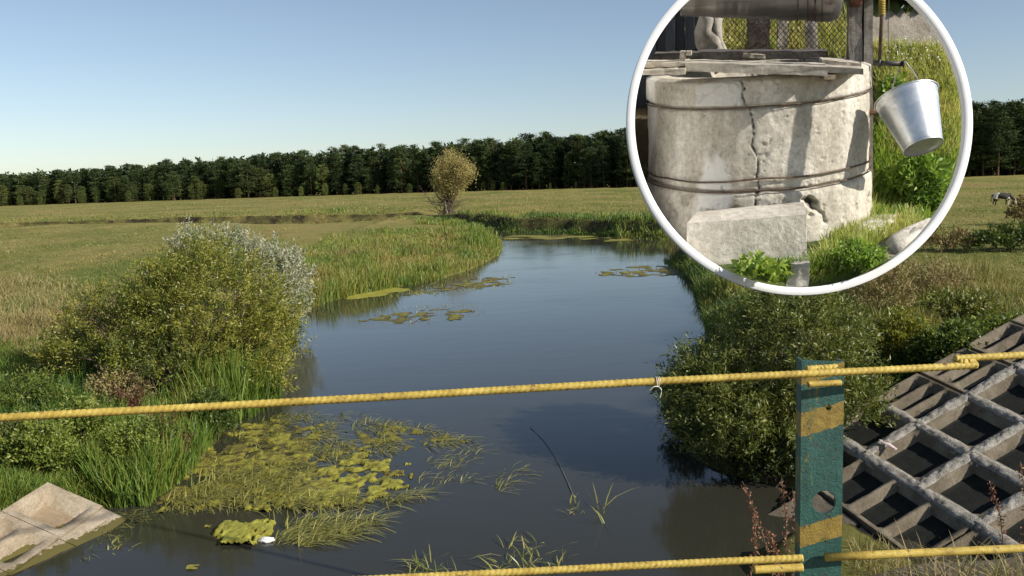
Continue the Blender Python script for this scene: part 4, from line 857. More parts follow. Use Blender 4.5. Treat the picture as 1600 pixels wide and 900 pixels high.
# earth slope
tt = np.linspace(0, 2 * math.pi, 121)[:-1]; rr = np.concatenate([[0], np.linspace(6, CR_ - .5, 60)]); T_, R2 = np.meshgrid(tt, rr, indexing='ij')
PX, PY = CX + R2 * np.cos(T_), CY + R2 * np.sin(T_)
sm = MB(); V = sheet(PX, PY).reshape(-1, 3); fc = grid_faces(120, 61, wrap=True); cpx, cpy = PX.ravel()[fc].mean(1), PY.ravel()[fc].mean(1)
wob = (fbm(cpx * .05, cpy * .05, 1, 3) - .5) * 14
path = ((cpy + wob > 22) & (cpy + wob < 74 + (cpx - 1365) * .05) & (cpx > 1340)) | ((cpy + wob > 372) & (cpx > 1375) & (cpy < 420)) 
soilm = (cpx < 1320) & (cpy < 260)
sm.add(V, fc[:, ::-1], np.where(path, 1., np.where(soilm, .0, .5)))
k = np.arange(120) * 61 + 60; k2 = np.roll(k, -1); back = V + np.array([0, .04, -.03]); nb = len(V)
sm.add(np.concatenate([V, back]), np.concatenate([fc + nb, np.stack([k2, k, k + nb, k2 + nb], 1)]), .0)
m, nt, b, out = newmat('display_earth'); a = nt.nodes.new('ShaderNodeAttribute'); a.attribute_name = 'tint'
c = ramp(nt, [(.11, .085, .045), (.11, .15, .035), (.40, .35, .29)], a.outputs['Fac'], [.0, .5, 1]).outputs[0]
c = mixc(nt, .8, c, ramp(nt, [(.5, .5, .45), (1.25,) * 3], noise(nt, 14, 8, .75), [.3, .68]).outputs[0], 'MULTIPLY')
nt.links.new(c, b.inputs['Base Color']); b.inputs['Roughness'].default_value = .95; bump(nt, b, noise(nt, 40, 8, .8), .8, .02)
tag(dbuild(sm, 'grassy_slope', m, smooth=True, trim=False), kind='structure')
# white ring with its hanger
WHITE = flat('white_enamel', (.86, .86, .86), .35)
WHITE.node_tree.nodes['Color Ramp'].color_ramp.elements[0].color = (.84, .84, .84, 1); WHITE.node_tree.nodes['Color Ramp'].color_ramp.elements[1].color = (.90, .90, .90, 1)
fr_c = at_d(CX, CY, DR); fr = thing('round_frame', 'big white ring framing the old well above the right bank', 'frame', fr_c)
mb = MB(); th = np.linspace(0, 2 * math.pi, 193)[:-1]; u0, u1 = 258 * DR / F, 270.5 * DR / F
sec = [(u0, .0015), (u0 + .0015, .0), (u1 - .0015, .0), (u1, .0015), (u1, .03), (u0, .03)]
V = np.array([[fr_c + FWD * (.0 + z) + (RIGHT * math.cos(t) - UP * math.sin(t)) * r for r, z in sec] for t in th]).reshape(-1, 3)
i = np.arange(192)[:, None] * 6; j = np.arange(6)[None]; i2 = ((np.arange(192) + 1) % 192)[:, None] * 6
mb.add(V, np.stack([i + j, i2 + j, i2 + (j + 1) % 6, i + (j + 1) % 6], -1).reshape(-1, 4)[:, ::-1]); mb.build('ring', WHITE, fr)
# the pan behind the ring is closed on its left and lower side, open to the right
th = np.linspace(R_(62), R_(228), 90); mb = MB(); rows = []
for q in np.linspace(0, 1, 9):
    px_, py_ = CX + CR_ * np.cos(th), CY + CR_ * np.sin(th); p1 = sheet(px_, py_) @ B3.T + OD; dd_ = (p1 - CAM) @ FWD; dq = (DR + .02) + (np.maximum(dd_, DR + .06) + .02 - (DR + .02)) * q
    rr_ = FWD + ((px_ - 800) / F)[:, None] * RIGHT + ((450 - py_) / F)[:, None] * UP; rows.append(CAM + rr_ * dq[:, None])
V = np.stack(rows, 1); cen = fr_c; V2 = V + (V - cen) / np.linalg.norm(V - cen, axis=2, keepdims=True) * .006
mb.add(V.reshape(-1, 3), grid_faces(90, 9)); mb.add(V2.reshape(-1, 3), grid_faces(90, 9)[:, ::-1]); mb.build('shell', WHITE, fr, smooth=True)
GALV = surf('dull_steel', [(.25, .26, .26), (.36, .37, .37)], 6, .5, .2, .003, metal=.6)
mb = MB(); top = at_d(CX, CY - 268, DR + .02); pole = np.array([4.7, 6.9, 0]); zt = EYE + 2.3
tube(mb, curve([top, top + [0, .05, .4], [top[0] + .25, top[1] + .3, zt - .05], [top[0] + .8, top[1] + .8, zt], [pole[0] - .3, pole[1] - .3, zt], [pole[0], pole[1], zt - .35], [pole[0], pole[1], 2.2]], 60), .028, 10)
mb.build('hanger', GALV, fr, smooth=True)
# ---- the well
WELLM, nt, b, out = newmat('well_concrete'); a = nt.nodes.new('ShaderNodeAttribute'); a.attribute_name = 'tint'
c = ramp(nt, [(.28, .25, .205), (.48, .435, .36), (.61, .57, .49), (.69, .66, .60)], noise(nt, 4.2, 9, .68, stretch=(1, 1, .55)), [.3, .45, .58, .72]).outputs[0]
c = mixc(nt, .55, c, ramp(nt, [(.45, .43, .40), (1.2,) * 3], noise(nt, 2.4, 6, .7, stretch=(2.2, 2.2, .25)), [.34, .56]).outputs[0], 'MULTIPLY')
c = mixc(nt, .6, c, ramp(nt, [(.5,) * 3, (1.15,) * 3], noise(nt, 45, 6, .75), [.32, .6]).outputs[0], 'MULTIPLY')
c = mixc(nt, ramp(nt, [(1,) * 3, (0,) * 3, (0,) * 3, (1,) * 3], a.outputs['Fac'], [.05, .4, .55, .9]).outputs[0], c, ramp(nt, [(.05, .038, .025), (.68, .67, .64)], a.outputs['Fac'], [.3, .6]).outputs[0])
nt.links.new(c, b.inputs['Base Color']); b.inputs['Roughness'].default_value = .9; bump(nt, b, noise(nt, 34, 9, .78), .8, .012)
wz = lambda py: dl(1185, py, -RW * .95)[2]
Ztop, Z1, Z2, Z3, Zb = wz(121), wz(168), wz(281), wz(299), -.06
well = dthing('well', 'old round concrete well with wire hoops and a long vertical crack', 'well', (0, 0, 0))
fr_t = np.linspace(-1.75, 1.75, 330); bk_t = np.linspace(1.75, 2 * math.pi - 1.75, 60)[1:-1]; th = np.concatenate([fr_t, bk_t]); zz_ = np.linspace(Zb, Ztop, 190)
T_, Z_ = np.meshgrid(th, zz_, indexing='ij'); XS = RW * np.sin(T_)
def px2tz(px, py): p = dl(px, py, -RW * .99); x = np.clip(p[0] / RW, -.99, .99); t = math.asin(x); k_ = 1 - TAP * p[2]; p = dl(px, py, -RW * k_ * math.cos(t)); return math.asin(np.clip(p[0] / (RW * k_), -.99, .99)), p[2]
TAP = math.sin(TILT) / 4.45
def path_dist(pts):
    Q = np.array([px2tz(*p) for p in pts]); d = np.full(T_.shape, 9.)
    Tj = T_ + (fbm(T_ * 30, Z_ * 30, 3, 3) - .5) * .05; Zj = Z_ + (fbm(T_ * 30, Z_ * 30, 8, 3) - .5) * .02
    for (a0, z0), (a1, z1) in zip(Q[:-1], Q[1:]):
        vx, vz = (a1 - a0) * RW, z1 - z0; t = np.clip((((Tj - a0) * RW) * vx + (Zj - z0) * vz) / (vx * vx + vz * vz), 0, 1); d = np.minimum(d, np.hypot((Tj - a0) * RW - t * vx, Zj - z0 - t * vz))
    return d
crk = np.minimum(path_dist([(1158, 126), (1163, 140), (1161, 152), (1166, 166)]), path_dist([(1173, 172), (1180, 205), (1176, 225), (1184, 250), (1183, 275), (1187, 290), (1180, 312), (1184, 326)]))
crk2 = path_dist([(1255, 312), (1268, 325), (1284, 335), (1288, 346)]); hole = path_dist([(1264, 312), (1272, 318)])
edge_ = path_dist([(1092, 160), (1108, 142), (1130, 130), (1150, 126), (1160, 140)])
D_ = (fbm(T_ * 4, Z_ * 5, 2, 5) - .5) * .014 + (fbm(T_ * 18, Z_ * 34, 6, 4) - .5) * .006
D_ -= .013 * np.exp(-(crk / .0035) ** 2) + .02 * np.exp(-(crk2 / .009) ** 2) + .05 * np.exp(-((hole + (fbm(T_ * 22, Z_ * 36, 5, 3) - .5) * .04) / .015) ** 4) + .006 * np.exp(-(edge_ / .005) ** 2)
for zc in (Z1, Z3): D_ -= .016 * np.exp(-((Z_ - zc - (fbm(T_ * 3, 0 * T_, zc * 9, 3) - .5) * .02) / .008) ** 2)
D_ += .010 * sstep(Z3, Z3 - .03, Z_) + .012 * sstep(.12, -.02, Z_) + .010 * sstep(Z1, Z1 + .02, Z_) - .03 * sstep(Ztop - .02, Ztop, Z_) ** 2
bite = fbm(T_ * 5 + 3, Z_ * 9, 4.4, 4); D_ -= .03 * sstep(.60, .72, bite) * sstep(Z3 + .0, Z3 - .04, Z_)
spall = fbm(T_ * 3.2 + 9, Z_ * 4.2, 7.7, 4); D_ -= .004 * sstep(.54, .62, spall) * (Z_ > Z3); pit = fbm(T_ * 26, Z_ * 44, 3.1, 2); D_ -= .005 * sstep(.74, .82, pit)
RR = RW + D_; RR = RR * (1 - TAP * Z_); V = np.stack([RR * np.sin(T_), -RR * np.cos(T_), Z_], -1); n0, n1 = T_.shape
fc = grid_faces(n0, n1, wrap=True); dark = np.exp(-(np.minimum(crk, crk2) / .003) ** 2) + np.exp(-(hole / .016) ** 4) * .8 + .75 * sstep(.62, .7, fbm(T_ * 6, Z_ * 6, 1.2, 4)) * sstep(.16, .02, Z_) + .6 * np.exp(-((Z_ - Z1) / .007) ** 2) + .6 * np.exp(-((Z_ - Z3) / .007) ** 2)
plaster = ((Z_ > Z1 + .01) & (T_ < px2tz(1160, 140)[0]) & (T_ > px2tz(1088, 140)[0]) & (Z_ < wz(150) + .06 + (T_ + .45) * .12)) * .36 + .42 * sstep(.56, .66, fbm(T_ * 2.4 + 5, Z_ * 1.6, 9.1, 5)) * (T_ < .15)
tn = np.clip(.48 - .48 * dark + plaster * .85 * (dark < .3), 0, 1).ravel()[fc].mean(1)
wb = MB(); wb.add(V.reshape(-1, 3), fc, tn)
rim = V[:, -1]; inn = rim * [.86, .86, 1]; low = inn - [0, 0, .5]; k = np.arange(n0); kn = (k + 1) % n0
wb.add(np.concatenate([rim, inn, low]), np.concatenate([np.stack([k, kn, kn + n0, k + n0], 1), np.stack([k + n0, kn + n0, kn + 2 * n0, k + 2 * n0], 1)]), .45)
dbuild(wb, 'well_wall', WELLM, well, smooth=True)
RUST = surf('rusty_wire', [(.05, .035, .025), (.12, .08, .055), (.17, .13, .10)], 20, .8, .4, .002)
for zc, amp, rw in ((Z1 + .004, .006, .0030), (Z2, .012, .0044), (Z3 + .004, .008, .0034)):
    th = np.linspace(0, 2 * math.pi, 160); hb = MB(); r_ = RW + .006 + .006 * fbm(th * 2, 0 * th, zc, 3); r_ = r_ * (1 - TAP * zc); P = np.stack([r_ * np.sin(th), -r_ * np.cos(th), zc + amp * np.sin(th * 2 + .4) + .018 * (fbm(np.cos(th) * 2, np.sin(th) * 2, zc * 5, 3) - .5)], 1)
    tube(hb, P, rw, 7, cap=False); dbuild(hb, 'hoop', RUST, well, smooth=True)
# ---- planks on the rim
WOOD = surf('silvery_wood', [(.22, .19, .15), (.46, .41, .34), (.64, .59, .51)], 5, .9, .8, .008, stretch=(.5, 8, 8), fine=30)
WOODD = surf('dark_old_wood', [(.05, .045, .042), (.10, .09, .085), (.15, .135, .12)], 4, .9, .7, .008, stretch=(.5, 8, 8), fine=30)
cov = dthing('well_cover', 'frame of worn grey planks lying on the rim of the concrete well', 'plank frame', dl(1185, 118, -.2))
def dbox(mb, pl, pr, tl, tr, bl, br, y0, y1, n=(18, 5, 3), amp=.004, freq=24, seed=0, edge=.012, dz=0, yr=None):
    y0r = y0 if yr is None else yr; f = [dl(pl, bl, y0), dl(pl, tl, y0), dl(pr, br, y0r), dl(pr, tr, y0r)]
    bk = [p + np.array([0, y1 - y0, dz]) for p in f]
    rough_box(mb, [f[0], f[1], bk[0], bk[1], f[2], f[3], bk[2], bk[3]], n, amp, freq, .5, seed=seed, edge=edge)
for (pl, pr, tl, tr, bl, br, y0, y1, mt, nm) in [
    (1070, 1294, 97, 103, 112, 120, -.60, -.40, WOOD, None), (1002, 1074, 97, 97, 107, 105, -.56, -.36, WOOD, None), (1000, 1072, 109, 106, 118, 117, -.62, -.44, WOOD, 'broken short plank'),
    (1284, 1350, 103, 107, 113, 118, -.50, -.30, WOOD, None), (1283, 1347, 92, 99, 101, 107, -.36, -.2, WOOD, 'splintered plank'), (1092, 1294, 80, 79, 95, 93, .16, .34, WOODD, 'dark plank at the back'),
    (1020, 1100, 84, 82, 97, 96, .10, .3, WOODD, 'dark plank at the back'), (1258, 1345, 94, 96, 99, 101, -.1, .12, WOODD, None), (1160, 1196, 83, 85, 91, 92, .12, .155, WOOD, None)]:
    mb = MB(); dbox(mb, pl, pr, tl, tr, bl, br, y0, y1, seed=pl, amp=.006); o = dbuild(mb, 'plank', mt, cov)
    if nm: o['label'] = nm
mb = MB(); dbox(mb, 1061, 1070, 80, 80, 97, 97, -.50, -.42, (3, 3, 4)); dbox(mb, 1070.5, 1080, 80, 80, 88, 88, -.50, -.42, (3, 3, 3)); dbuild(mb, 'bracket', WOOD, cov)
mb = MB(); rough_box(mb, [dl(px_, py_, y_) for px_, y_ in ((1288, -.52), (1288, -.40), (1306, -.52), (1306, -.40)) for py_ in (124, 117)], (3, 3, 2), .004, 30); dbuild(mb, 'stone_chip', CONC_L, loc=dl(1297, 124, -.48)); tag(bpy.context.scene.collection.objects[-1], 'small pale stone chip wedged under the right-hand plank of the well', 'stone')
# ---- windlass, post and crank
STEEL, nt, b, out = newmat('worn_steel'); c = ramp(nt, [(.16, .15, .14), (.34, .33, .32), (.5, .49, .48)], noise(nt, 5, 8, .7, stretch=(.25, 3, 3)), [.3, .5, .7]).outputs[0]
c = mixc(nt, ramp(nt, [(0,) * 3, (1,) * 3], noise(nt, 8, 6, .7), [.58, .72]).outputs[0], c, (.12, .08, .055)); nt.links.new(c, b.inputs['Base Color']); b.inputs['Metallic'].default_value = .75; b.inputs['Roughness'].default_value = .38; bump(nt, b, noise(nt, 20, 6, .7), .25, .004)
ax0, ax1 = dl(1068, -20, -.05), dl(1316, -12, -.05); rd = (dl(1250, 33, -.12)[2] - dl(1250, -14, -.12)[2]); rd = abs(rd)
wlz = dthing('windlass', 'steel windlass drum with crank above the concrete well', 'windlass', (ax0 + ax1) / 2)
mb = MB(); n = 60; P = ax0 + np.linspace(0, 1, n)[:, None] * (ax1 - ax0); rr_ = np.full(n, rd); rr_[-3:] = [rd * .985, rd * .95, rd * .86]; rr_ += .003 * np.sin(np.linspace(0, 30, n)) * (rng.random(n) > .5); tube(mb, P, rr_, 48); dbuild(mb, 'drum', STEEL, wlz, smooth=True)
RUSTR = surf('red_rust', [(.10, .045, .03), (.22, .10, .065), (.32, .17, .11)], 24, .8, .5, .004)
mb = MB(); a1 = ax1; tube(mb, np.array([a1 - [.0, 0, 0], a1 + [.14, 0, 0]]), .035, 14); tube(mb, np.array([a1 + [.035, 0, 0], a1 + [.085, 0, 0]]), .068, 16); tube(mb, np.array([a1 + [.1, 0, 0], a1 + [.2, 0, 0]]), .022, 10); dbuild(mb, 'axle_hub', RUSTR, wlz)
mb = MB(); tube(mb, np.array([dl(1380, -22, -.12), dl(1378, 20, -.12), dl(1374, 104, -.13)]), .0085, 10); dbuild(mb, 'crank_rod', RUST, wlz, smooth=True)
mb = MB(); tube(mb, np.array([dl(1366, 98, -.13), dl(1412, 100, -.15)]), .0115, 12); tube(mb, np.array([dl(1411, 100, -.15), dl(1413.5, 100, -.151)]), .019, 12); tube(mb, np.array([dl(1372, 98.5, -.13), dl(1375.5, 98.7, -.131)]), .019, 12); dbuild(mb, 'crank_handle', surf('dark_iron', [(.06, .055, .05), (.12, .11, .105)], 20, .55, .3, .003, metal=.5), wlz)
mb = MB()
for q in range(9): z = dl(1378, 1 + q * 2.6, -.12); mb2 = np.stack([z[0] + .013 * np.cos(np.linspace(0, 6.28, 10)), z[1] - .013 * np.sin(np.linspace(0, 6.28, 10)), z[2] + 0 * np.linspace(0, 1, 10)], 1); tube(mb, mb2, .0032, 5, cap=False)
dbuild(mb, 'wire_binding', flat('brass_wire', (.42, .30, .05), .5), wlz)
rp = MB()
for x0, x1 in ((1258, 1262), (1268, 1274), (1276, 1268), (1245, 1246), (1280, 1284)):
    t_ = np.linspace(-.1, 1.9, 14); p0, p1 = dl(x0, -12, -.05), dl(x1, -12, -.05); tube(rp, np.stack([p0[0] + (p1[0] - p0[0]) * t_ / 1.8, p0[1] - (rd + .003) * np.cos(t_ - .6), p0[2] - (rd + .003) * np.sin(t_ - .6)], 1), .0022, 5, cap=False)
dbuild(rp, 'wire_rope', RUST, wlz)
WPOST = surf('weathered_post_wood', [(.13, .115, .10), (.30, .27, .235), (.46, .43, .39)], 5, .92, .9, .012, stretch=(7, 7, .45), fine=26)
po = dthing('wooden_post', 'split grey timber post holding the windlass behind the well', 'post', dl(1345, 300, .02))
mb = MB(); dbox(mb, 1326, 1347.5, 2, 2, 112, 300, -.04, .07, (4, 4, 26), .005, 12, 3, .015); dbuild(mb, 'timber', WPOST, po)
mb = MB(); dbox(mb, 1349, 1365, -10, -10, 300, 300, -.045, .07, (4, 4, 26), .006, 12, 9, .015); dbuild(mb, 'timber', WPOST, po)
mb = MB(); dbox(mb, 1355, 1370, 172, 172, 178, 178, -.06, .0, (3, 3, 2)); dbuild(mb, 'rusty_plate', RUSTR, po)
mb = MB(); tube(mb, curve([dl(1389, -8, -.02), dl(1388, 60, -.03), dl(1392, 140, -.02)], 14), .0016, 5); tag(dbuild(mb, 'wire', RUST, loc=dl(1389, 60, -.03)), 'thin dark wire hanging down between crank and bucket', 'wire')
# ---- bucket
ZINC, nt, b, out = newmat('galvanised_zinc'); v = nt.nodes.new('ShaderNodeTexVoronoi'); v.inputs['Scale'].default_value = 55; tc = nt.nodes.new('ShaderNodeTexCoord'); nt.links.new(tc.outputs['Object'], v.inputs['Vector'])
nt.links.new(ramp(nt, [(.62, .65, .68), (.80, .82, .84)], v.outputs['Color']).outputs[0], b.inputs['Base Color']); b.inputs['Metallic'].default_value = .85
nt.links.new(ramp(nt, [(.30,) * 3, (.48,) * 3], noise(nt, 12, 6, .7)).outputs[0], b.inputs['Roughness']); bump(nt, b, noise(nt, 22, 4, .6), .15, .004)
rc, bc = dl(1416, 153, -.20), dl(1442, 228, -.34); axb = norm(bc - rc); r1, r2 = abs(dl(1466, 153, -.2)[0] - rc[0]), abs(dl(1474, 228, -.34)[0] - bc[0])
ref = norm(np.cross(axb, [0, 1, 0])); oth = np.cross(axb, ref)
bk = dthing('bucket', 'tilted shiny zinc bucket hanging from the crank handle of the well', 'bucket', rc)
Lb = np.linalg.norm(bc - rc); prof = [(0, r1 + .004), (-.003, r1 + .007), (-.006, r1 + .004), (-.004, r1), (.006, r1)] + [(Lb * t, r1 + (r2 - r1) * t + (.0022 if k in (3, 5) else 0)) for k, t in enumerate(np.linspace(.04, .97, 26))] + [(Lb, r2 + .002), (Lb + .006, r2 + .003), (Lb + .008, r2), (Lb - .002, r2 - .005), (Lb - .004, r2 * .5), (Lb - .004, .001)]
th = np.linspace(0, 2 * math.pi, 65)[:-1]; mb = MB(); V = np.array([[rc + axb * h + r * (math.cos(t) * ref + math.sin(t) * oth) for h, r in prof] for t in th]).reshape(-1, 3)
mb.add(V, grid_faces(64, len(prof), wrap=True)[:, ::-1])
prof2 = [(-.004, r1), (Lb * .5, (r1 + r2) / 2 - .003), (Lb - .008, r2 - .004), (Lb - .008, .001)]; V = np.array([[rc + axb * h + r * (math.cos(t) * ref + math.sin(t) * oth) for h, r in prof2] for t in th]).reshape(-1, 3); mb.add(V, grid_faces(64, 4, wrap=True)); dbuild(mb, 'bucket_body', ZINC, bk, smooth=True)
WIRE = flat('zinc_wire', (.55, .56, .57), .4, .7); hnd = dl(1410, 99, -.15)
e1, e2 = dl(1441, 146, -.20 - r1 * .80), dl(1392, 160, -.20 + r1 * .55)
mb = MB(); tube(mb, curve([e1, dl(1436, 128, -.22), dl(1424, 108, -.17), hnd + [0, 0, .012], dl(1402, 112, -.12), dl(1394, 140, -.1), e2], 40), .0024, 7); dbuild(mb, 'bail', WIRE, bk, smooth=True)
for e in (e1, e2): mb = MB(); tube(mb, np.array([e + [0, -.006, .006], e + [0, .004, -.016]]), .009, 10); dbuild(mb, 'ear', ZINC, bk)
# ---- block, stones, slabs
CBLK = surf('pitted_concrete_block', [(.38, .34, .28), (.57, .53, .46), (.67, .63, .56)], 4, .92, .7, .01, fine=40, spots=((.12, .10, .075), 42, .66))
mb = MB(); f = [dl(1072, 422, -.92), dl(1071, 349, -.92), dl(1263, 413, -.80), dl(1260, 334, -.79)]
rough_box(mb, [f[0], f[1], f[0] + [.03, .23, 0], f[1] + [.03, .23, .0], f[2], f[3], f[2] + [-.0, .21, 0], f[3] + [0, .21, .01]], (30, 10, 12), .005, 14, seed=2, edge=.02)
tag(dbuild(mb, 'concrete_block', CBLK, loc=dl(1167, 412, -.8)), 'grey pitted concrete block lying as a step before the well', 'block')
ys_ = float(ysheet(1246., 440.)) - .03; mb = MB(); f = [dl(1226, 450, ys_), dl(1233, 413, ys_ + .01), dl(1264, 450, ys_ - .01), dl(1266, 411, ys_)]
print('STONE', ys_, float(ysheet(1246., 412.)), float(ysheet(1167., 412.)))
rough_box(mb, [f[0], f[1], f[0] + [0, .14, 0], f[1] + [0, .14, 0], f[2], f[3], f[2] + [0, .14, 0], f[3] + [0, .14, 0]], (8, 6, 8), .012, 14, seed=8, edge=.02)
tag(dbuild(mb, 'stone', CBLK, loc=dl(1246, 450, -.85)), 'small rough stone under the right corner of the concrete block', 'stone')
def slabstone(poly, h, label, seed):
    P = sheet(np.array([p[0] for p in poly], float), np.array([p[1] for p in poly], float)) + [0, -.02, .02]
    n = len(P); c = P.mean(0); mb = MB(); Rn = 5; V = [c + (P - c) * k + [0, 0, h * (1 - k ** 6)] + rng.normal(size=P.shape) * .004 for k in np.linspace(.15, 1, Rn)]
    V.append(P - [0, 0, .06]); V = np.array(V).reshape(-1, 3); i = np.arange(Rn)[:, None] * n; j = np.arange(n)[None]
    mb.add2(np.concatenate([V, [c + [0, 0, h]]]), np.stack([i + j, i + (j + 1) % n, i + n + (j + 1) % n, i + n + j], -1).reshape(-1, 4)[:, ::-1], np.stack([np.full(n, len(V)), np.arange(n), (np.arange(n) + 1) % n], 1))
    tag(dbuild(mb, 'flat_stone', CBLK, loc=c), label, 'stone')
slabstone([(1328, 366), (1352, 350), (1380, 340), (1402, 342), (1398, 354), (1376, 366), (1345, 372)], .02, 'flat grey stone in the grass right of the well', 1)
slabstone([(1384, 380), (1410, 366), (1440, 352), (1456, 346), (1447, 366), (1420, 388), (1402, 396)], .02, 'larger pale flat stone at the lower right inside the ring', 2)
# ---- fence, stump, shed wall behind the well
fe = dthing('wire_fence', 'rusty diamond-mesh fence on speckled posts behind the well', 'fence', sheet(1230, 95))
mb = MB()
for q in range(-8, 30):
    for sg in (-1, 1):
        a_, b_ = (1128 + q * 8, 20), (1128 + q * 8 + sg * 66, 98); pts = np.array([[a_[0] + (b_[0] - a_[0]) * t, a_[1] + (b_[1] - a_[1]) * t] for t in np.linspace(0, 1, 13)]); pts = pts[(pts[:, 0] > 1130) & (pts[:, 0] < 1334)]
        if len(pts) > 2: tube(mb, dl(pts[:, 0], pts[:, 1], .52 + .006 * sg + .012 * np.sin(pts[:, 0] * .4)), .0019, 4, cap=False)
dbuild(mb, 'wire_net', RUST, fe)
for (x0, x1, mt, lab) in ((1166, 1204, WOODD, 'broad dark wooden post'), (1214, 1232, CBLK, None), (1258, 1278, CBLK, None)):
    mb = MB(); dbox(mb, x0, x1, 18, 18, 110, 110, .56, .62, (6, 3, 12), .008, 16, x0, .015); o = dbuild(mb, 'fence_post', mt, fe)
    if lab: o['label'] = lab
stp = dthing('tree_stump', 'pale gnarled dead trunk behind the left side of the well', 'stump', dl(1112, 100, .42))
mb = MB(); P = dl(np.array([1106, 1108, 1104, 1110, 1114, 1122.]), np.array([15, 30, 48, 66, 82, 104.]), .42); tube(mb, curve(P, 26), np.linspace(.05, .075, 26), 14, rib=lambda i, th: .012 * np.sin(th * 3 + i * .2) + .008 * np.sin(th * 5 - i * .5)); tube(mb, curve(dl(np.array([1118, 1120, 1126, 1134.]), np.array([20, 55, 80, 104.]), .40), 14), .03, 9, rib=lambda i, th: .006 * np.sin(th * 3 + i * .6)); dbuild(mb, 'trunk', surf('bare_trunk', [(.17, .15, .13), (.36, .33, .29), (.52, .49, .44)], 9, .9, .7, .01), stp)
SHED = surf('blue_black_boards', [(.016, .020, .028), (.030, .037, .048), (.045, .052, .065)], 5, .8, .5, .006, stretch=(6, 6, .5))
sh = dthing('shed_wall', 'blue-black wall of vertical boards at the left edge inside the ring', 'wall', dl(1030, 250, .64))
for q, x0 in enumerate(range(980, 1100, 15)):
    dy = math.sqrt(max(0, CR_ ** 2 - (min(x0 + 14, CX) - CX) ** 2)); t_, b_ = CY - dy - 6, min(CY + dy + 6, 104 if x0 > 1012 else 330)
    if b_ - t_ < 5: continue
    mb = MB(); dbox(mb, x0, x0 + 14.9, t_, t_, b_, b_, .60 + .012 * (q % 2), .64, (2, 1, 14), .003, 8, q, .006); dbuild(mb, 'plank', SHED, sh)
# ---- greenery inside the ring
GG = leafmat('sunny_grass', [(.60, .55, .29), (.52, .52, .21), (.38, .45, .13), (.22, .29, .07)], .35, .45)
GL = leafmat('sunny_weed', [(.34, .44, .10), (.23, .36, .065), (.14, .25, .045), (.07, .13, .03)], .35, .45)
def dgrass(name, poly, n, H, W, mat, tint, lean=.4):
    q = np.asarray(poly, float); lo, hi = q.min(0), q.max(0); p = rng.uniform(lo, hi, (n * 5, 2)); p = p[in_poly(p[:, 0], p[:, 1], q) & (np.hypot(p[:, 0] - CX, p[:, 1] - CY) < 250)][:n]
    P = sheet(p[:, 0], p[:, 1]); tn = np.clip(tint + .2 * rng.normal(size=len(P)) + .9 * (fbm(p[:, 0] * .03, p[:, 1] * .04, 2, 3) - .5), 0, 1); mb = MB(); blades(mb, P - [0, 0, .01], H * rng.uniform(.5, 1.3, len(P)), W, lean, tn, .5); return tag(dbuild(mb, name, mat, lim=255.0), kind='stuff')
dgrass('grass', [(1366, 72), (1500, 82), (1520, 200), (1510, 260), (1380, 250), (1372, 160)], 9000, .085, .0045, GG, .42)
dgrass('grass', [(1362, 200), (1510, 190), (1500, 300), (1440, 350), (1340, 345)], 7000, .075, .006, GL, .35)
dgrass('grass', [(1300, 372), (1340, 310), (1420, 330), (1440, 352), (1330, 400), (1270, 452), (1240, 452)], 4500, .07, .005, GG, .5)
dgrass('grass', [(1105, 420), (1240, 415), (1330, 400), (1390, 400), (1300, 455), (1180, 450)], 3500, .06, .005, GL, .4)
dgrass('grass', [(1325, 290), (1358, 280), (1370, 345), (1310, 350)], 1400, .11, .004, GG, .6, .3)
dgrass('weed_strip', [(1125, 95), (1330, 95), (1330, 30), (1125, 30)], 3000, .10, .006, GG, .35)
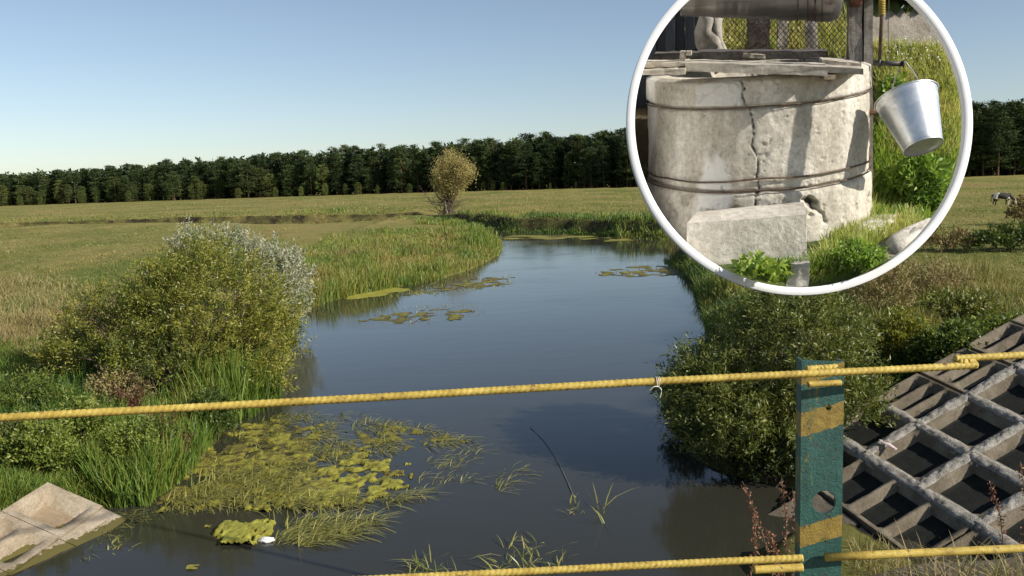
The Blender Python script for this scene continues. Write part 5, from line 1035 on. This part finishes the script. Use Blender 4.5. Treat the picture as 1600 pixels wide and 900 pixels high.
mb = MB(); q = np.array([(rng.uniform(1380, 1500), rng.uniform(74, 110)) for _ in range(110)]); q = q[np.hypot(q[:, 0] - CX, q[:, 1] - CY) < 250]; P = np.repeat(sheet(q[:, 0], q[:, 1]) + [0, -.04, .06], 3, 0); leaves(mb, P, rng.normal(size=(len(P), 3)), .007, .006, .5); tag(dbuild(mb, 'white_wildflowers', flat('white_petal', (.8, .8, .76))), kind='stuff')
def dplant(px, py, rx, ry, label, mat, ncl, per, L, W, tint, dep=.07, lift=.0, group=None):
    p = sheet(float(px), float(py) + ry * .7) + [0, -lift, 0]; o = dthing('weed', label, 'plant', p, group); d0 = dl(px, py, p[1] - .02); s = abs(dl(px + 1, py, p[1] - .02)[0] - d0[0])
    t = foliage([(d0, (rx * s, dep, ry * s)), (d0 + [rx * s * .3, -.02, -ry * s * .2], (rx * s * .7, dep, ry * s * .7))], ncl, per, .07, L, W, 'foliage', mat, o, tint, .18, .5, trim=True)
    stems(p, t, 8, .003, 'stems', GSTEM, o, .02, True)
GSTEM = flat('green_stem', (.12, .16, .05), .7)
dplant(1186, 428, 27, 13, 'bright green leafy weed in front of the concrete block', GL, 60, 12, .030, .019, .1, .04, .1)
dplant(1335, 405, 40, 17, 'dense green low weed between the small stone and the flat stones', GL, 150, 16, .020, .010, .4, .05)
dplant(1432, 280, 44, 34, 'leafy green weed patch below the hanging bucket', GL, 240, 18, .032, .013, .35, .09)
dplant(1392, 152, 14, 26, 'green nettle-like clump beside the wooden post', GL, 110, 18, .028, .014, .4)
dplant(1445, 318, 32, 14, 'darker green weeds on the right above the large flat stone', GL, 110, 18, .028, .012, .7)
dplant(1133, 74, 12, 22, 'yellow-green seedlings at the foot of the dead trunk', GG, 30, 12, .035, .014, .4, .03)
dplant(1190, 74, 18, 10, 'small green sprig growing at the dark fence post', GL, 24, 12, .03, .012, .3, .03)
dplant(1062, 62, 26, 30, 'thin yellowing stalks before the dark shed wall', GG, 14, 8, .035, .008, .3, .03, .12)
hg = dthing('hedge', 'dark shaded hedge beyond the path at the top right inside the ring', 'hedge', sheet(1400., 22.))
foliage([(dl(1390, -14, 1.22), (.12, .10, .12)), (dl(1420, -5, 1.22), (.12, .08, .09))], 200, 16, .09, .05, .03, 'foliage', DWILL, hg, .9, .1, trim=True)  # leaf tint set near its darkest: the hedge's shade is put into the colour
